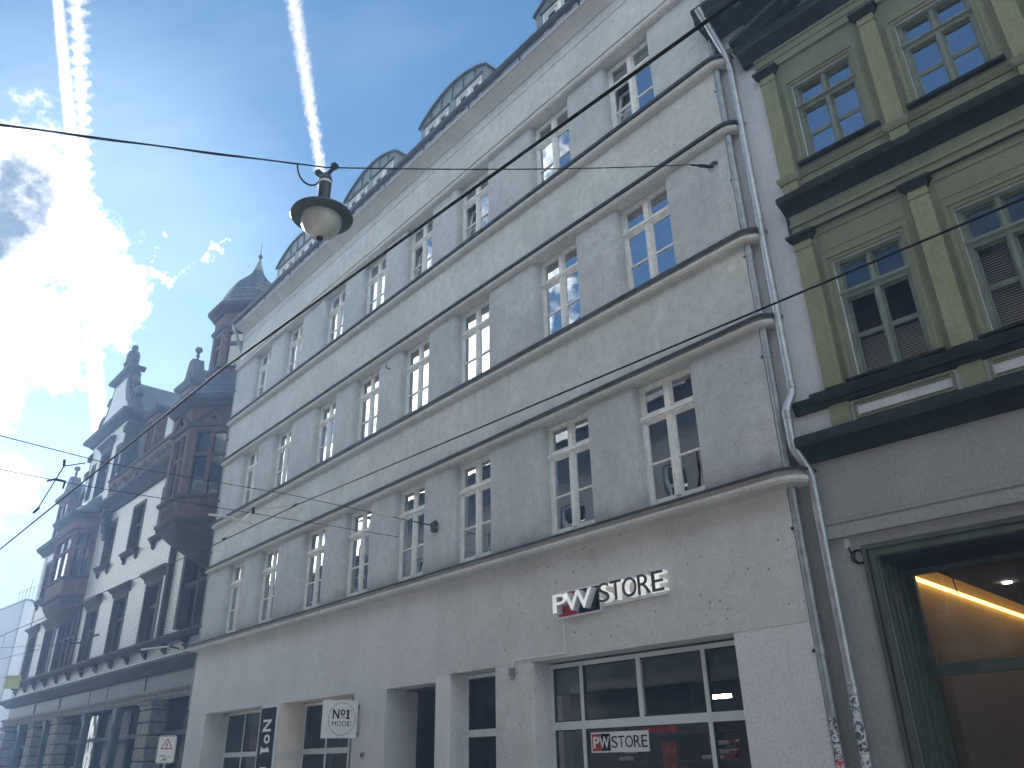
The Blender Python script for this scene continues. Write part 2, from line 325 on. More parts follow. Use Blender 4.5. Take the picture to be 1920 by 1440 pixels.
# ------------------------------------------------------------------ mesh builder
class MB:
    def __init__(s): s.v = []; s.f = []
    def add(s, vs, fs):
        o = len(s.v); s.v += [tuple(v) for v in vs]; s.f += [tuple(i + o for i in f) for f in fs]; return s
    def box(s, x0, x1, y0, y1, z0, z1):
        return s.add([(x0, y0, z0), (x1, y0, z0), (x1, y1, z0), (x0, y1, z0), (x0, y0, z1), (x1, y0, z1), (x1, y1, z1), (x0, y1, z1)],
                     [(0, 3, 2, 1), (4, 5, 6, 7), (0, 1, 5, 4), (1, 2, 6, 5), (2, 3, 7, 6), (3, 0, 4, 7)])
    def prism_y(s, poly, y0, y1):          # poly of (x, z)
        n = len(poly)
        vs = [(x, y0, z) for x, z in poly] + [(x, y1, z) for x, z in poly]
        return s.add(vs, [tuple(range(n)), tuple(reversed(range(n, 2 * n)))] + [(i, i + n, (i + 1) % n + n, (i + 1) % n) for i in range(n)])
    def prism_z(s, poly, z0, z1, poly2=None):   # poly of (x, y)
        n = len(poly); p2 = poly2 or poly
        vs = [(x, y, z0) for x, y in poly] + [(x, y, z1) for x, y in p2]
        return s.add(vs, [tuple(reversed(range(n))), tuple(range(n, 2 * n))] + [(i, (i + 1) % n, (i + 1) % n + n, i + n) for i in range(n)])
    def prism_x(s, poly, x0, x1):          # poly of (y, z)
        n = len(poly)
        vs = [(x0, y, z) for y, z in poly] + [(x1, y, z) for y, z in poly]
        return s.add(vs, [tuple(range(n)), tuple(reversed(range(n, 2 * n)))] + [(i, i + n, (i + 1) % n + n, (i + 1) % n) for i in range(n)])
    def sweep(s, path, prof, closed=False):
        """profile of (outward offset, z), a closed loop, carried along a plan path whose outside is on its right, mitred"""
        n, m = len(path), len(prof); vs = []
        for i in range(n):
            p = Vector(path[i])
            if closed: a, b = Vector(path[i - 1]), Vector(path[(i + 1) % n])
            else: a = Vector(path[i - 1]) if i else None; b = Vector(path[i + 1]) if i < n - 1 else None
            d1 = (p - a).normalized() if a is not None else None; d2 = (b - p).normalized() if b is not None else None
            if d1 is None: d1 = d2
            if d2 is None: d2 = d1
            n1 = Vector((d1.y, -d1.x)); n2 = Vector((d2.y, -d2.x)); mm = n1 + n2
            mm = mm / max(0.2, mm.dot(n1))
            for o, z in prof: vs.append((p.x + mm.x * o, p.y + mm.y * o, z))
        fs = []
        for i in range(n if closed else n - 1):
            k = (i + 1) % n
            for j in range(m):
                l = (j + 1) % m; fs.append((i * m + j, k * m + j, k * m + l, i * m + l))
        if not closed: fs += [tuple(range(m)), tuple(reversed(range((n - 1) * m, n * m)))]
        return s.add(vs, fs)
    def tube(s, pts, r, n=8, cap=True):
        pts = [Vector(p) for p in pts]; k = len(pts); vs = []; rr = r if isinstance(r, (list, tuple)) else [r] * k
        ax = None
        for i, p in enumerate(pts):
            t = ((pts[i + 1] if i < k - 1 else p) - (pts[i - 1] if i else p)).normalized()
            if ax is None: ax = t.cross(Vector((0, 0, 1)) if abs(t.z) < 0.9 else Vector((1, 0, 0)))
            ax = (ax - t * ax.dot(t)).normalized(); b = t.cross(ax)
            for j in range(n):
                q = 2 * math.pi * j / n; vs.append(p + (ax * math.cos(q) + b * math.sin(q)) * rr[i])
        fs = [(i * n + j, i * n + (j + 1) % n, (i + 1) * n + (j + 1) % n, (i + 1) * n + j) for i in range(k - 1) for j in range(n)]
        if cap: fs += [tuple(reversed(range(n))), tuple(range((k - 1) * n, k * n))]
        return s.add(vs, fs)
    def lathe(s, prof, c=(0, 0, 0), n=20):   # prof of (radius, z)
        vs = []; m = len(prof)
        for r, z in prof:
            for j in range(n):
                q = 2 * math.pi * j / n; vs.append((c[0] + r * math.cos(q), c[1] + r * math.sin(q), c[2] + z))
        fs = [(i * n + j, i * n + (j + 1) % n, (i + 1) * n + (j + 1) % n, (i + 1) * n + j) for i in range(m - 1) for j in range(n)]
        fs += [tuple(reversed(range(n))), tuple(range((m - 1) * n, m * n))]
        return s.add(vs, fs)
    def wall(s, x0, x1, z0, z1, y, openings, depth, back=None):
        """a wall sheet in the plane y with openings (x0,x1,z0,z1) whose reveals run back by depth"""
        xs = sorted({x0, x1, *[min(max(q, x0), x1) for o in openings for q in o[:2]]}); zs = sorted({z0, z1, *[min(max(q, z0), z1) for o in openings for q in o[2:4]]})
        for i in range(len(xs) - 1):
            for j in range(len(zs) - 1):
                cx, cz = (xs[i] + xs[i + 1]) / 2, (zs[j] + zs[j + 1]) / 2
                if any(o[0] < cx < o[1] and o[2] < cz < o[3] for o in openings): continue
                s.add([(xs[i], y, zs[j]), (xs[i + 1], y, zs[j]), (xs[i + 1], y, zs[j + 1]), (xs[i], y, zs[j + 1])], [(0, 1, 2, 3)])
        for o in openings:
            a, b, c, d = o[:4]; e = y + depth
            s.add([(a, y, c), (a, e, c), (a, e, d), (a, y, d), (b, y, c), (b, e, c), (b, e, d), (b, y, d)],
                  [(0, 1, 2, 3), (4, 7, 6, 5), (3, 2, 6, 7), (0, 4, 5, 1)])
        return s
    def mesh(s, name, smooth=35):
        me = bpy.data.meshes.new(name); me.from_pydata(s.v, [], s.f)
        bm = bmesh.new(); bm.from_mesh(me); bmesh.ops.remove_doubles(bm, verts=bm.verts, dist=1e-5)
        bmesh.ops.recalc_face_normals(bm, faces=bm.faces); bm.to_mesh(me); bm.free()
        if smooth:
            me.polygons.foreach_set('use_smooth', [True] * len(me.polygons)); me.set_sharp_from_angle(angle=R(smooth))
        return me
    def build(s, name, material, parent=None, loc=(0, 0, 0), rot=None, label=None, smooth=35):
        me = s.mesh(name, smooth); me.materials.append(M[material] if isinstance(material, str) else material)
        return place(name, me, parent, loc, rot, label)

def place(name, me, parent=None, loc=(0, 0, 0), rot=None, label=None):
    o = bpy.data.objects.new(name, me); COL.objects.link(o); o.location = loc
    if rot is not None: o.rotation_euler = rot
    if parent is not None: o.parent = parent
    if label: o['label'] = label
    return o

def thing(name, label, cat, loc=(0, 0, 0), rz=0.0, group=None):
    o = bpy.data.objects.new(name, None); COL.objects.link(o); o.location = loc; o.rotation_euler = (0, 0, rz)
    o.empty_display_size = 0.2
    return tag(o, label, cat, group)
def tag(o, label, cat, group=None):
    o['label'] = label; o['category'] = cat
    if group: o['group'] = group
    return o
def struct(o): o['kind'] = 'structure'; return o

def arc(cx, cy, r, a0, a1, n):
    return [(cx + r * math.cos(R(a0 + (a1 - a0) * i / n)), cy + r * math.sin(R(a0 + (a1 - a0) * i / n))) for i in range(n + 1)]

def text_mb(ch, size, extrude=0.0, bold=0.0, shear=0.0):
    if ch == '1':                              # a one with flag and foot
        t = .09 + bold
        poly = [(.0, .0), (.44, .0), (.44, .10), (.22 + t, .10), (.22 + t, .70), (.22 - t * .3, .70), (.02, .58), (.02, .46), (.22 - t, .54), (.22 - t, .10), (.0, .10)]
        mb = MB(); n = len(poly)
        mb.add([(x, y, -extrude) for x, y in poly] + [(x, y, extrude) for x, y in poly], [tuple(reversed(range(n))), tuple(range(n, 2 * n))] + [(i, (i + 1) % n, (i + 1) % n + n, i + n) for i in range(n)])
        return mb
    cu = bpy.data.curves.new('letters', 'FONT'); cu.body = ch; cu.size = size; cu.extrude = extrude; cu.offset = bold; cu.shear = shear
    cu.align_x = 'LEFT'; cu.resolution_u = 4
    ob = bpy.data.objects.new('letters', cu); COL.objects.link(ob)
    dg = bpy.context.evaluated_depsgraph_get(); dg.update()
    me = bpy.data.meshes.new_from_object(ob.evaluated_get(dg))
    mb = MB(); mb.add([v.co.copy() for v in me.vertices], [tuple(p.vertices) for p in me.polygons])
    COL.objects.unlink(ob); bpy.data.objects.remove(ob); bpy.data.curves.remove(cu); bpy.data.meshes.remove(me)
    return mb
def letter(name, ch, material, parent, x, z, y, width, height, extrude=0.004, bold=0.0, shear=0.0, turn=None):
    """one letter as a mesh standing in the xz plane, its box (x, z) to (x+width, z+height), front towards -y"""
    mb = text_mb(ch, 1.0, 0.5, bold, shear)
    xs = [v[0] for v in mb.v]; ys = [v[1] for v in mb.v]
    x0, x1, y0, y1 = min(xs), max(xs), min(ys), max(ys)
    out = []
    for v in mb.v:
        a = (v[0] - x0) / (x1 - x0); b = (v[1] - y0) / (y1 - y0); e = v[2]      # e in -.5..+.5
        px, pz = a * width, b * height
        if turn: px, pz = turn(a, b)
        out.append((x + px, y - (e + .5) * extrude, z + pz))
    mb.v = out
    return mb.build(name, material, parent, smooth=20)

# ------------------------------------------------------------------ ground
struct(MB().box(-160, 90, -80, 80, -0.5, -0.13).build('ground', 'asphalt'))
struct(MB().box(-120, 60, -8.0, -2.4, -0.126, -0.12).build('road', 'asphalt'))
struct(MB().box(-120, 60, -2.3, 14, -0.122, 0.0).build('pavement_near_houses', 'paving'))
struct(MB().box(-120, 60, -11.2, -8.1, -0.122, 0.0).build('pavement_across', 'paving'))
struct(MB().box(-120, 60, -2.4, -2.3, -0.122, 0.004).build('kerb_near_houses', 'kerb'))
struct(MB().box(-120, 60, -8.1, -8.0, -0.122, 0.004).build('kerb_across', 'kerb'))

# ------------------------------------------------------------------ grey plaster building
GX0, GX1 = -23.35, -4.72
COLS = [-6.95, -8.98, -11.43, -13.47, -15.48, -17.49, -19.91, -21.97]
OW = 1.05
gb = thing('plaster_building', 'long grey plaster building with four rows of ledges and rounded window piers', 'building', (-14.0, 0, 0))
GO = (14.0, 0, 0)                              # parts keep world x: shift them back
def gpart(mb, name, material, label=None, parent=None, smooth=35):
    return mb.build(name, material, parent or gb, GO if parent is None else (0, 0, 0), None, label, smooth)

# window bands: piers with rounded arrises
def pier_poly(x0, x1, rl, rr, dep=0.42):
    pts = [(x0, dep)]
    pts += arc(x0 + rl, rl, rl, 180, 270, 6) if rl else [(x0, 0)]
    pts += arc(x1 - rr, rr, rr, 270, 360, 6) if rr else [(x1, 0)]
    pts += [(x1, dep)]
    return pts
FLOORS = [(4.60, 6.69, 4.80, 6.68), (8.10, 10.03, 8.27, 10.02), (11.44, 13.36, 11.62, 13.33)]   # band z0, z1, frame z0, z1
edges = sorted([(c, c + OW) for c in COLS])
for (z0, z1, _, _) in FLOORS:
    xs = [(GX0, edges[0][0], 0, .09)] + [(edges[i][1], edges[i + 1][0], .06, .09) for i in range(7)] + [(edges[7][1], GX1, .06, .0)]
    for (a, b, rl, rr) in xs:
        gpart(MB().prism_z(pier_poly(a, b, rl, rr), z0, z1), 'pier', 'pier')
    for (a, b) in edges:                       # sloping sill boards under the frames
        gpart(MB().prism_x([(-.02, z0 + .02), (.30, z0 + .02), (.30, z0 + .19), (.12, z0 + .17)], a, b), 'sill', 'flash')
# parapet bands between the ledges, frieze and the two kinds of ground-floor plaster
gpart(MB().box(GX0, GX1, 0, .42, 6.69, 8.10), 'parapet', 'band')
gpart(MB().box(GX0, GX1, 0, .42, 10.03, 11.44), 'parapet', 'band')
gpart(MB().box(GX0, GX1, 0, .42, 13.36, 14.415).box(GX0, GX1, .05, .42, 14.415, 14.445).box(GX0, GX1, .004, .42, 14.445, 14.80), 'frieze', 'band')
OPEN = [(-22.14, -18.75), (-17.79, -14.60), (-13.44, -11.88), (-11.49, -10.27), (-9.38, -5.74)]
LZ = 2.93
gpart(MB().box(GX0, -11.88, -.006, .42, LZ - .10, 4.60).box(GX0, -22.14, -.006, .7, 0, LZ - .10).box(-18.75, -17.79, -.006, .7, 0, LZ - .10).box(-14.60, -13.44, -.006, .7, 0, LZ - .10), 'shop_wall', 'smooth', 'smooth pale grey plaster of the left shop front')
gpart(MB().box(-11.877, GX1, 0, .42, LZ + .003, 4.60), 'shop_lintel_wall', 'rough', 'coarse pitted plaster above the right shop front')
for (a, b) in [(-11.877, -11.49), (-10.27, -9.38)]:
    gpart(MB().prism_z(pier_poly(a, b, .0 if a < -11 else .02, .05, .6), 0, LZ), 'shop_pier', 'panelp' if a < -11 else 'rough')
gpart(MB().box(-5.74, GX1, .004, .6, 0, LZ), 'shop_pier', 'panelp', 'smooth lighter plaster panel below the joint')
# ledges: plaster moulding with a dark metal flashing on top, swept round the right-hand corner
def ledge(z, h, p, dark, path_r, z_extra=0):
    path = [(GX0 - .06, 0), (GX1, 0)] + arc(GX1, path_r, path_r, -80, 0, 8) + [(GX1 + path_r, path_r + .10)]
    prof = [(-.02, z), (p - .03, z), (p, z + .03), (p, z + h * .45), (p - .045, z + h * .62), (p - .05, z + h - .012), (-.02, z + h - .012)]
    l = gpart(MB().sweep(path, prof), 'ledge', 'ledge')
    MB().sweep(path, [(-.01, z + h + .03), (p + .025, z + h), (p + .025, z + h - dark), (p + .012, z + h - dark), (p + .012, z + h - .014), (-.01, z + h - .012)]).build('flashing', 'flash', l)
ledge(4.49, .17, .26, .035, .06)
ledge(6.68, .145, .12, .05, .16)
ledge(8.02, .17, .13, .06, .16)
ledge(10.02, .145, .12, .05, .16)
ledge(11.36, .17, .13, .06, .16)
gpart(MB().sweep([(GX0 - .05, 0), (GX1, 0)], [(-.02, 13.33), (.09, 13.33), (.12, 13.36), (.12, 13.42), (.02, 13.43), (.02, 13.50), (.10, 13.51), (.10, 13.56), (.05, 13.565), (.05, 13.59), (-.02, 13.60)]), 'string_course', 'ledge')
# eaves: soffit cornice, zinc fascia, gutter, roof
gpart(MB().sweep([(GX0, 0), (GX1 + .05, 0)], [(-.02, 14.70), (.03, 14.70), (.08, 14.76), (.30, 14.82), (.33, 14.86), (.33, 14.97), (-.02, 14.97)]), 'cornice', 'ledge')
gpart(MB().sweep([(GX0 - .03, 0), (GX1 + .05, 0)], [(.333, 14.83), (.352, 14.83), (.352, 14.95), (.333, 14.95)]), 'fascia', 'frieze')
gut = [(.35, 14.99)] + [(.35 + .07 + .07 * math.cos(R(a)), 15.0 + .08 * math.sin(R(a))) for a in range(180, 361, 20)] + [(.488, 15.03), (.48, 15.03)] + [(.42 + .058 * math.cos(R(a)), 15.0 + .066 * math.sin(R(a))) for a in range(350, 179, -20)]
gpart(MB().sweep([(GX0 - .08, 0), (GX1 + .05, 0)], gut), 'gutter', 'gutter')
for i in range(11):
    x = GX0 + .5 + i * 1.75
    gpart(MB().box(x, x + .04, -.36, -.345, 14.84, 15.02), 'gutter_bracket', 'gutter')
gpart(MB().prism_x([(-.30, 15.0), (.4, 15.10), (6.0, 19.6), (11.5, 15.10), (11.5, 14.9), (-.30, 14.9)], GX0, GX1), 'roof', 'slate')
gpart(MB().box(GX0 + .02, GX1 - .02, 1.9, 11.5, 3.5, 14.9).box(GX0 + .02, GX0 + .3, .42, 1.9, 0, 14.9).box(GX1 - .3, GX1 - .02, .42, 1.9, 0, 14.9), 'body', 'pier')
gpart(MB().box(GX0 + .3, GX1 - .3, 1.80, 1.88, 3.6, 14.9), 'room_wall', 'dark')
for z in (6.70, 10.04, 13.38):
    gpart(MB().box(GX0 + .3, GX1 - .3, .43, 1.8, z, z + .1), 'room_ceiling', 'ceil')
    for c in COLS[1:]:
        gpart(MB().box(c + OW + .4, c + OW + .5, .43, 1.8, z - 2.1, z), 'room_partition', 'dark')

# casement windows: frame, transom, mullions, glazing bars, six panes
def win_meshes(h):
    w = OW; tz = h * .715; bz = h * .335
    f = MB()
    f.box(0, .055, 0, .07, 0, h).box(w - .055, w, 0, .07, 0, h).box(.055, w - .055, 0, .07, h - .05, h).box(.055, w - .055, 0, .07, 0, .06)
    f.box(w / 2 - .045, w / 2 + .045, -.012, .06, .06, tz - .05).box(w / 2 - .04, w / 2 + .04, 0, .06, tz + .05, h - .05)
    f.box(w / 2 - .012, w / 2 + .012, -.025, -.012, .06, tz - .05)
    tr = MB().prism_x([(.06, tz - .055), (-.012, tz - .055), (-.02, tz - .03), (-.045, tz - .02), (-.045, tz + .012), (-.03, tz + .03), (-.012, tz + .055), (.06, tz + .055)], .0, w)
    bars = [MB().box(a, b, .008, .045, bz - .014, bz + .014) for a, b in ((.055, w / 2 - .045), (w / 2 + .045, w - .055))]
    cs = []
    for a, b in ((.055, w / 2 - .045), (w / 2 + .045, w - .055)):
        for z0, z1 in ((.06, bz - .014), (bz + .014, tz - .055), (tz + .055, h - .05)):
            cs.append((a, b, z0, z1))
    sash = MB()
    for a, b in ((.055, w / 2 - .045), (w / 2 + .045, w - .055)):
        for z0, z1 in ((.06, tz - .055), (tz + .055, h - .05)):
            sash.box(a, a + .035, .015, .055, z0, z1).box(b - .035, b, .015, .055, z0, z1).box(a + .035, b - .035, .015, .055, z0, z0 + .035).box(a + .035, b - .035, .015, .055, z1 - .035, z1)
    return f.mesh('frame'), tr.mesh('transom'), [b.mesh('glazing_bar') for b in bars], sash.mesh('sash'), cs
random.seed(3)
TILT = {(2, 0): 1, (2, 2): 1, (2, 3): 1}
def net(x0, x1, z0, z1, y, n=14):
    m = MB(); k = max(3, int((x1 - x0) * 26)); ph = random.random() * 6
    ys = [y + .018 * math.sin(ph + i * 1.25) + .01 * math.sin(i * .53 + ph) for i in range(k + 1)]
    vs = [(x0 + (x1 - x0) * i / k, ys[i], z) for z in (z0, z1) for i in range(k + 1)]
    return m.add(vs, [(i, i + 1, i + k + 2, i + k + 1) for i in range(k)])
PANE_CACHE = {}
for fi, (_, _, z0, z1) in enumerate(FLOORS):
    fr, tr, bars, sash, cs = win_meshes(z1 - z0)
    for me in (fr, tr, sash, *bars): me.materials.append(M['white'])
    for ci, c in enumerate(COLS):
        w = place('window', fr, gb, (GO[0] + c, .16, z0))
        place('transom', tr, w)
        tilt = (fi, ci) in TILT
        place('sash', sash, w)
        for b in bars: place('glazing_bar', b, w)
        for k, (a, b, p0, p1) in enumerate(cs):
            key = (fi, k)
            if key not in PANE_CACHE:
                me = MB().box(a + .006, b - .006, .030, .035, p0, p1).mesh('pane'); me.materials.append(M['glass']); PANE_CACHE[key] = me
            if tilt and k < 2: continue
            # old panes never lie quite in one plane
            o = place('pane', PANE_CACHE[key], w)
            cx, cz = (a + b) / 2, (p0 + p1) / 2
            rz, rx = random.gauss(0, .007), random.gauss(0, .005)
            mtx = Matrix.Translation((cx, .032, cz)) @ Matrix.Rotation(rz, 4, 'Z') @ Matrix.Rotation(rx, 4, 'X') @ Matrix.Translation((-cx, -.032, -cz))
            o.location = mtx.to_translation(); o.rotation_euler = mtx.to_euler()
        if tilt:                               # left casement hanging tilted into the room
            a, b = cs[0][:2]; hh = cs[1][3] - cs[0][2]; leaf = MB()
            leaf.box(0, b - a, -.02, .02, 0, .05).box(0, b - a, -.02, .02, hh - .05, hh).box(0, .05, -.02, .02, .05, hh - .05).box(b - a - .05, b - a, -.02, .02, .05, hh - .05).box(.05, b - a - .05, -.012, .012, hh * .46, hh * .46 + .025)
            lf = leaf.build('open_casement', 'white', w, (a, .05, cs[0][2]), (R(-9), 0, 0))
            MB().box(.05, b - a - .05, -.003, .003, .05, hh - .05).build('pane', 'glass', w, (a, .05, cs[0][2]), (R(-9), 0, 0))
        h = z1 - z0
        if fi == 0:
            if ci in (0, 1): net(OW / 2, OW - .03, .05, h * .70, .16).build('curtain', 'curtain', w, smooth=60); net(.06, .17, .05, h * .7, .17).build('curtain', 'curtain', w, smooth=60)
            elif ci == 3: net(.04, .30, .05, h * .7, .16).build('curtain', 'curtain', w, smooth=60)
            elif ci in (2, 4, 6): net(.04, OW - .04, .05, h * .7, .17).build('curtain', 'curtain', w, smooth=60)
        elif (fi * 3 + ci) % 3 == 1:
            net(.04, .24, .05, h * .95, .17).build('curtain', 'curtain', w, smooth=60); net(OW - .24, OW - .04, .05, h * .95, .17).build('curtain', 'curtain', w, smooth=60)

# dormers on the roof: segmental zinc front, two pairs of white lights
def dormer(x0, x1, zs=16.52, zc=16.94, y0=.16):
    w = x1 - x0; n = 14
    def top(x): t = (x - x0) / w * 2 - 1; return zs + (zc - zs) * (1 - t * t)
    def topr(x, d): return top(x) + d
    pts = [(x0 + w * i / n, top(x0 + w * i / n)) for i in range(n + 1)]
    wz0, wz1 = 15.35, 16.40
    mid = (x0 + x1) / 2
    wins = [(x0 + .20, mid - .16), (mid + .16, x1 - .20)]
    d = gpart(MB().prism_y([(x0, 15.0)] + pts + [(x1, 15.0)], y0 + .06, 2.6), 'dormer', 'zinc')
    d.location = GO
    def sub(mb, name, m): return mb.build(name, m, d)
    fr = MB()
    xs = sorted({x0, x1, wins[0][0], wins[0][1], wins[1][0], wins[1][1]})
    fr.box(x0, x1, y0, y0 + .059, wz1, 16.44).box(x0, wins[0][0], y0, y0 + .059, 15.05, wz1).box(wins[0][1], wins[1][0], y0, y0 + .059, 15.05, wz1).box(wins[1][1], x1, y0, y0 + .059, 15.05, wz1)
    fr.prism_y([(x0, 16.44)] + pts + [(x1, 16.44)], y0, y0 + .059)
    sub(fr, 'front_cladding', 'zinc')
    for i in range(1, 6):
        x = x0 + w * i / 6
        sub(MB().box(x - .02, x + .02, y0 - .03, y0 - .001, wz1 + .05, top(x) - .0), 'standing_seam', 'zincd')
    rim = MB(); vs = []
    for (x, z) in [(x0 - .05, zs - .04)] + pts + [(x1 + .05, zs - .04)]:
        vs += [(x, y0 - .07, z + .005), (x, y0 - .07, z + .055), (x, 2.6, z + .055), (x, 2.6, z + .005)]
    rim.add(vs, [(i * 4 + j, i * 4 + 4 + j, i * 4 + 4 + (j + 1) % 4, i * 4 + (j + 1) % 4) for i in range(n + 2) for j in range(4)] + [(0, 1, 2, 3), tuple(reversed([(n + 2) * 4 + j for j in range(4)]))])
    sub(rim, 'arched_roof', 'zincd')
    for (a, b) in wins:
        m = (a + b) / 2
        hd = MB().box(a - .05, b + .05, y0 - .05, y0 - .001, wz1, wz1 + .05); sub(hd, 'window_head', 'zincd')
        f = MB().box(a, a + .06, y0 + .005, y0 + .05, wz0, wz1).box(b - .06, b, y0 + .005, y0 + .05, wz0, wz1).box(a + .06, b - .06, y0 + .005, y0 + .05, wz1 - .06, wz1).box(m - .06, m + .06, y0 + .005, y0 + .05, wz0, wz1 - .06)
        f.box(a + .10, a + .13, y0 + .01, y0 + .045, wz0, wz1 - .10).box(m - .13, m - .10, y0 + .01, y0 + .045, wz0, wz1 - .10).box(m + .10, m + .13, y0 + .01, y0 + .045, wz0, wz1 - .10).box(b - .13, b - .10, y0 + .01, y0 + .045, wz0, wz1 - .10).box(a + .13, m - .13, y0 + .01, y0 + .045, wz1 - .13, wz1 - .10).box(m + .13, b - .13, y0 + .01, y0 + .045, wz1 - .13, wz1 - .10)
        sub(f, 'window_frame', 'white')
        for q0, q1 in ((a + .06, m - .06), (m + .06, b - .06)): sub(MB().box(q0, q1, y0 + .052, y0 + .056, wz0, wz1 - .06), 'pane', 'glassd')
for (a, b) in ((-8.80, -6.05), (-13.27, -10.55), (-17.15, -14.38), (-21.60, -18.85)): dormer(a, b)

# downpipes of the grey building: right-hand joint and left-hand end
PX, PY = -4.665, .02
dp = gpart(MB().tube([(PX, PY, .1), (PX, PY, 14.7)], .050, 14), 'downpipe', 'oldpipe')
for z in (1.05, 2.62, 4.0, 6.28, 7.85, 9.2, 10.95, 12.2, 13.1):
    MB().lathe([(.052, -.05), (.057, -.045), (.057, .03), (.052, .045)], (PX, PY, z), 14).build('pipe_collar', 'oldpipe', dp)
    MB().box(PX - .09, PX - .05, PY - .02, PY + .06, z - .02, z + .02).build('pipe_bracket', 'flash', dp)
lp = gpart(MB().tube([(GX0 - .06, .02, 3.0), (GX0 - .06, .02, 13.9), (GX0 - .07, -.06, 14.25), (GX0 - .02, -.22, 14.55), (GX0 + .02, -.40, 14.85), (GX0 + .02, -.42, 15.02)], .05, 10), 'downpipe', 'oldpipe')
for z in (5.2, 7.3, 8.9, 10.9, 12.6): MB().lathe([(.054, -.04), (.058, -.03), (.058, .03), (.054, .04)], (GX0 - .06, .02, z), 10).build('pipe_collar', 'flash', lp)

# shop fronts in the ground floor
def frame_grid(x0, x1, z0, z1, y, mull, trans, fw=.06, dep=.07, name='shop_window', mt='alu', gl='gshop', tw=.11):
    """aluminium frame with mullions at mull (x) and transoms at trans (z); one pane per light"""
    xs = [x0] + mull + [x1]; zs = [z0] + trans + [z1]
    f = MB()
    f.box(x0, x0 + fw, y, y + dep, z0, z1).box(x1 - fw, x1, y, y + dep, z0, z1).box(x0 + fw, x1 - fw, y, y + dep, z1 - fw, z1)
    for m in mull: f.box(m - fw / 2, m + fw / 2, y, y + dep, z0, z1 - fw)
    for t in trans:
        for i in range(len(xs) - 1): f.box(xs[i] + fw * (1 if i == 0 else .5), xs[i + 1] - fw * (1 if i == len(xs) - 2 else .5), y - .004, y + dep, t - tw / 2, t + tw / 2)
    o = gpart(f, name, mt)
    for i in range(len(xs) - 1):
        for j in range(len(zs) - 1):
            a = xs[i] + fw * (1 if i == 0 else .5); b = xs[i + 1] - fw * (1 if i == len(xs) - 2 else .5)
            c = zs[j] + (0 if j == 0 else tw / 2); e = zs[j + 1] - (fw if j == len(zs) - 2 else tw / 2)
            gas = MB().box(a, a + .018, y + .012, y + .05, c, e).box(b - .018, b, y + .012, y + .05, c, e).box(a + .018, b - .018, y + .012, y + .05, c, c + .018).box(a + .018, b - .018, y + .012, y + .05, e - .018, e)
            gas.build('gasket', 'flash', o)
            MB().box(a + .018, b - .018, y + .03, y + .036, c + .018, e - .018).build('pane', gl, o)
    return o
frame_grid(-22.14, -19.95, 0, 2.835, .60, [-21.03], [1.84])
frame_grid(-17.79, -15.72, 0, 2.835, .60, [-16.72], [1.84])
gpart(MB().box(-19.95, -18.75, .60, .66, 0, 2.83).box(-15.70, -14.60, .60, .66, 0, 2.83), 'door_panel', 'brownw')
frame_grid(-11.49, -10.40, 0, 2.92, .37, [], [2.0])
frame_grid(-9.38, -5.74, 0, 2.90, .37, [-8.72, -6.50], [2.03])
gpart(MB().box(-7.64, -7.57, .369, .44, 2.085, 2.84), 'mullion', 'alu')
gpart(MB().box(-9.37, -5.75, .47, .60, 2.47, 2.95).box(-9.37, -5.75, .455, .47, 2.47, 2.58), 'blind_box', 'zincd')
# vestibule of the passage door
gpart(MB().box(-13.44, -13.40, .70, 1.6, 0, LZ - .1).box(-11.92, -11.882, .42, 1.6, 0, LZ).box(-13.40, -11.92, .42, 1.6, LZ - .14, LZ - .10), 'passage_wall', 'brownw')  # dark brown puts the shade deep in the passage into the wall colour
frame_grid(-13.40, -11.92, 0, LZ - .14, 1.30, [-12.66], [2.1], name='passage_door', mt='brownw', gl='glassd')
# shop rooms
def room(x0, x1, y0, y1, z1, wall, ceil, back=None):
    gpart(MB().box(x0 - .1, x0, y0, y1, 0, z1).box(x1, x1 + .1, y0, y1, 0, z1).box(x0 - .1, x1 + .1, y1, y1 + .1, 0, z1), 'shop_room_wall', wall)
    gpart(MB().box(x0 - .1, x1 + .1, y0, y1 + .1, z1, z1 + .1), 'shop_ceiling', ceil)
    gpart(MB().box(x0, x1, y0, y1, .004, .02), 'shop_floor', 'dark')
room(-22.3, -14.5, .72, 4.2, 3.0, 'warm2', 'ceil')
room(-11.85, -10.0, .60, 3.2, 3.15, 'curtain', 'ceil')
room(-9.85, -5.3, .62, 4.4, 3.15, 'dark', 'dark')
gpart(MB().box(-13.3, -12.0, 1.9, 2.0, 0, 3), 'passage_back', 'dark')
# joint line of the two plasters
gpart(MB().box(-11.886, -11.876, -.012, .0, LZ, 4.5), 'plaster_bead', 'panelp')

# ------------------------------------------------------------------ green house on the right
GA = R(4.3)
gh = thing('green_house', 'ornate house with olive green pilasters, mouldings and dark green cornices', 'building', (-4.72, .12, 0), GA)
def hp(mb, name, m, label=None, parent=None, smooth=35): return mb.build(name, m, parent or gh, (0, 0, 0), None, label, smooth)
HU1 = 9.0
NB = 4; PITCH = 1.465
def bay(i): return i * PITCH
ops = []
for i in range(NB):
    ops += [(1.07 + bay(i), 1.93 + bay(i), 5.64, 7.28), (1.07 + bay(i), 1.93 + bay(i), 8.95, 10.32)]
ops_low = [(.83, 6.5, 0, 3.53)]
hp(MB().wall(0.02, HU1, 4.9, 12.4, 0, ops, .16), 'upper_wall', 'gr_wall')
hp(MB().wall(0.02, HU1, 0, 4.9, 0, ops_low, .30), 'shop_wall', 'gr_low')
hp(MB().box(0.02, HU1, 1.4, 9, 4.2, 12.4).box(.02, .3, .3, 9, 4.0, 12.4).box(HU1 - .2, HU1, .05, 9, 0, 12.4), 'body', 'gr_low')
hp(MB().box(.3, HU1 - .2, 1.3, 1.39, 4.4, 12.3), 'room_wall', 'dark')
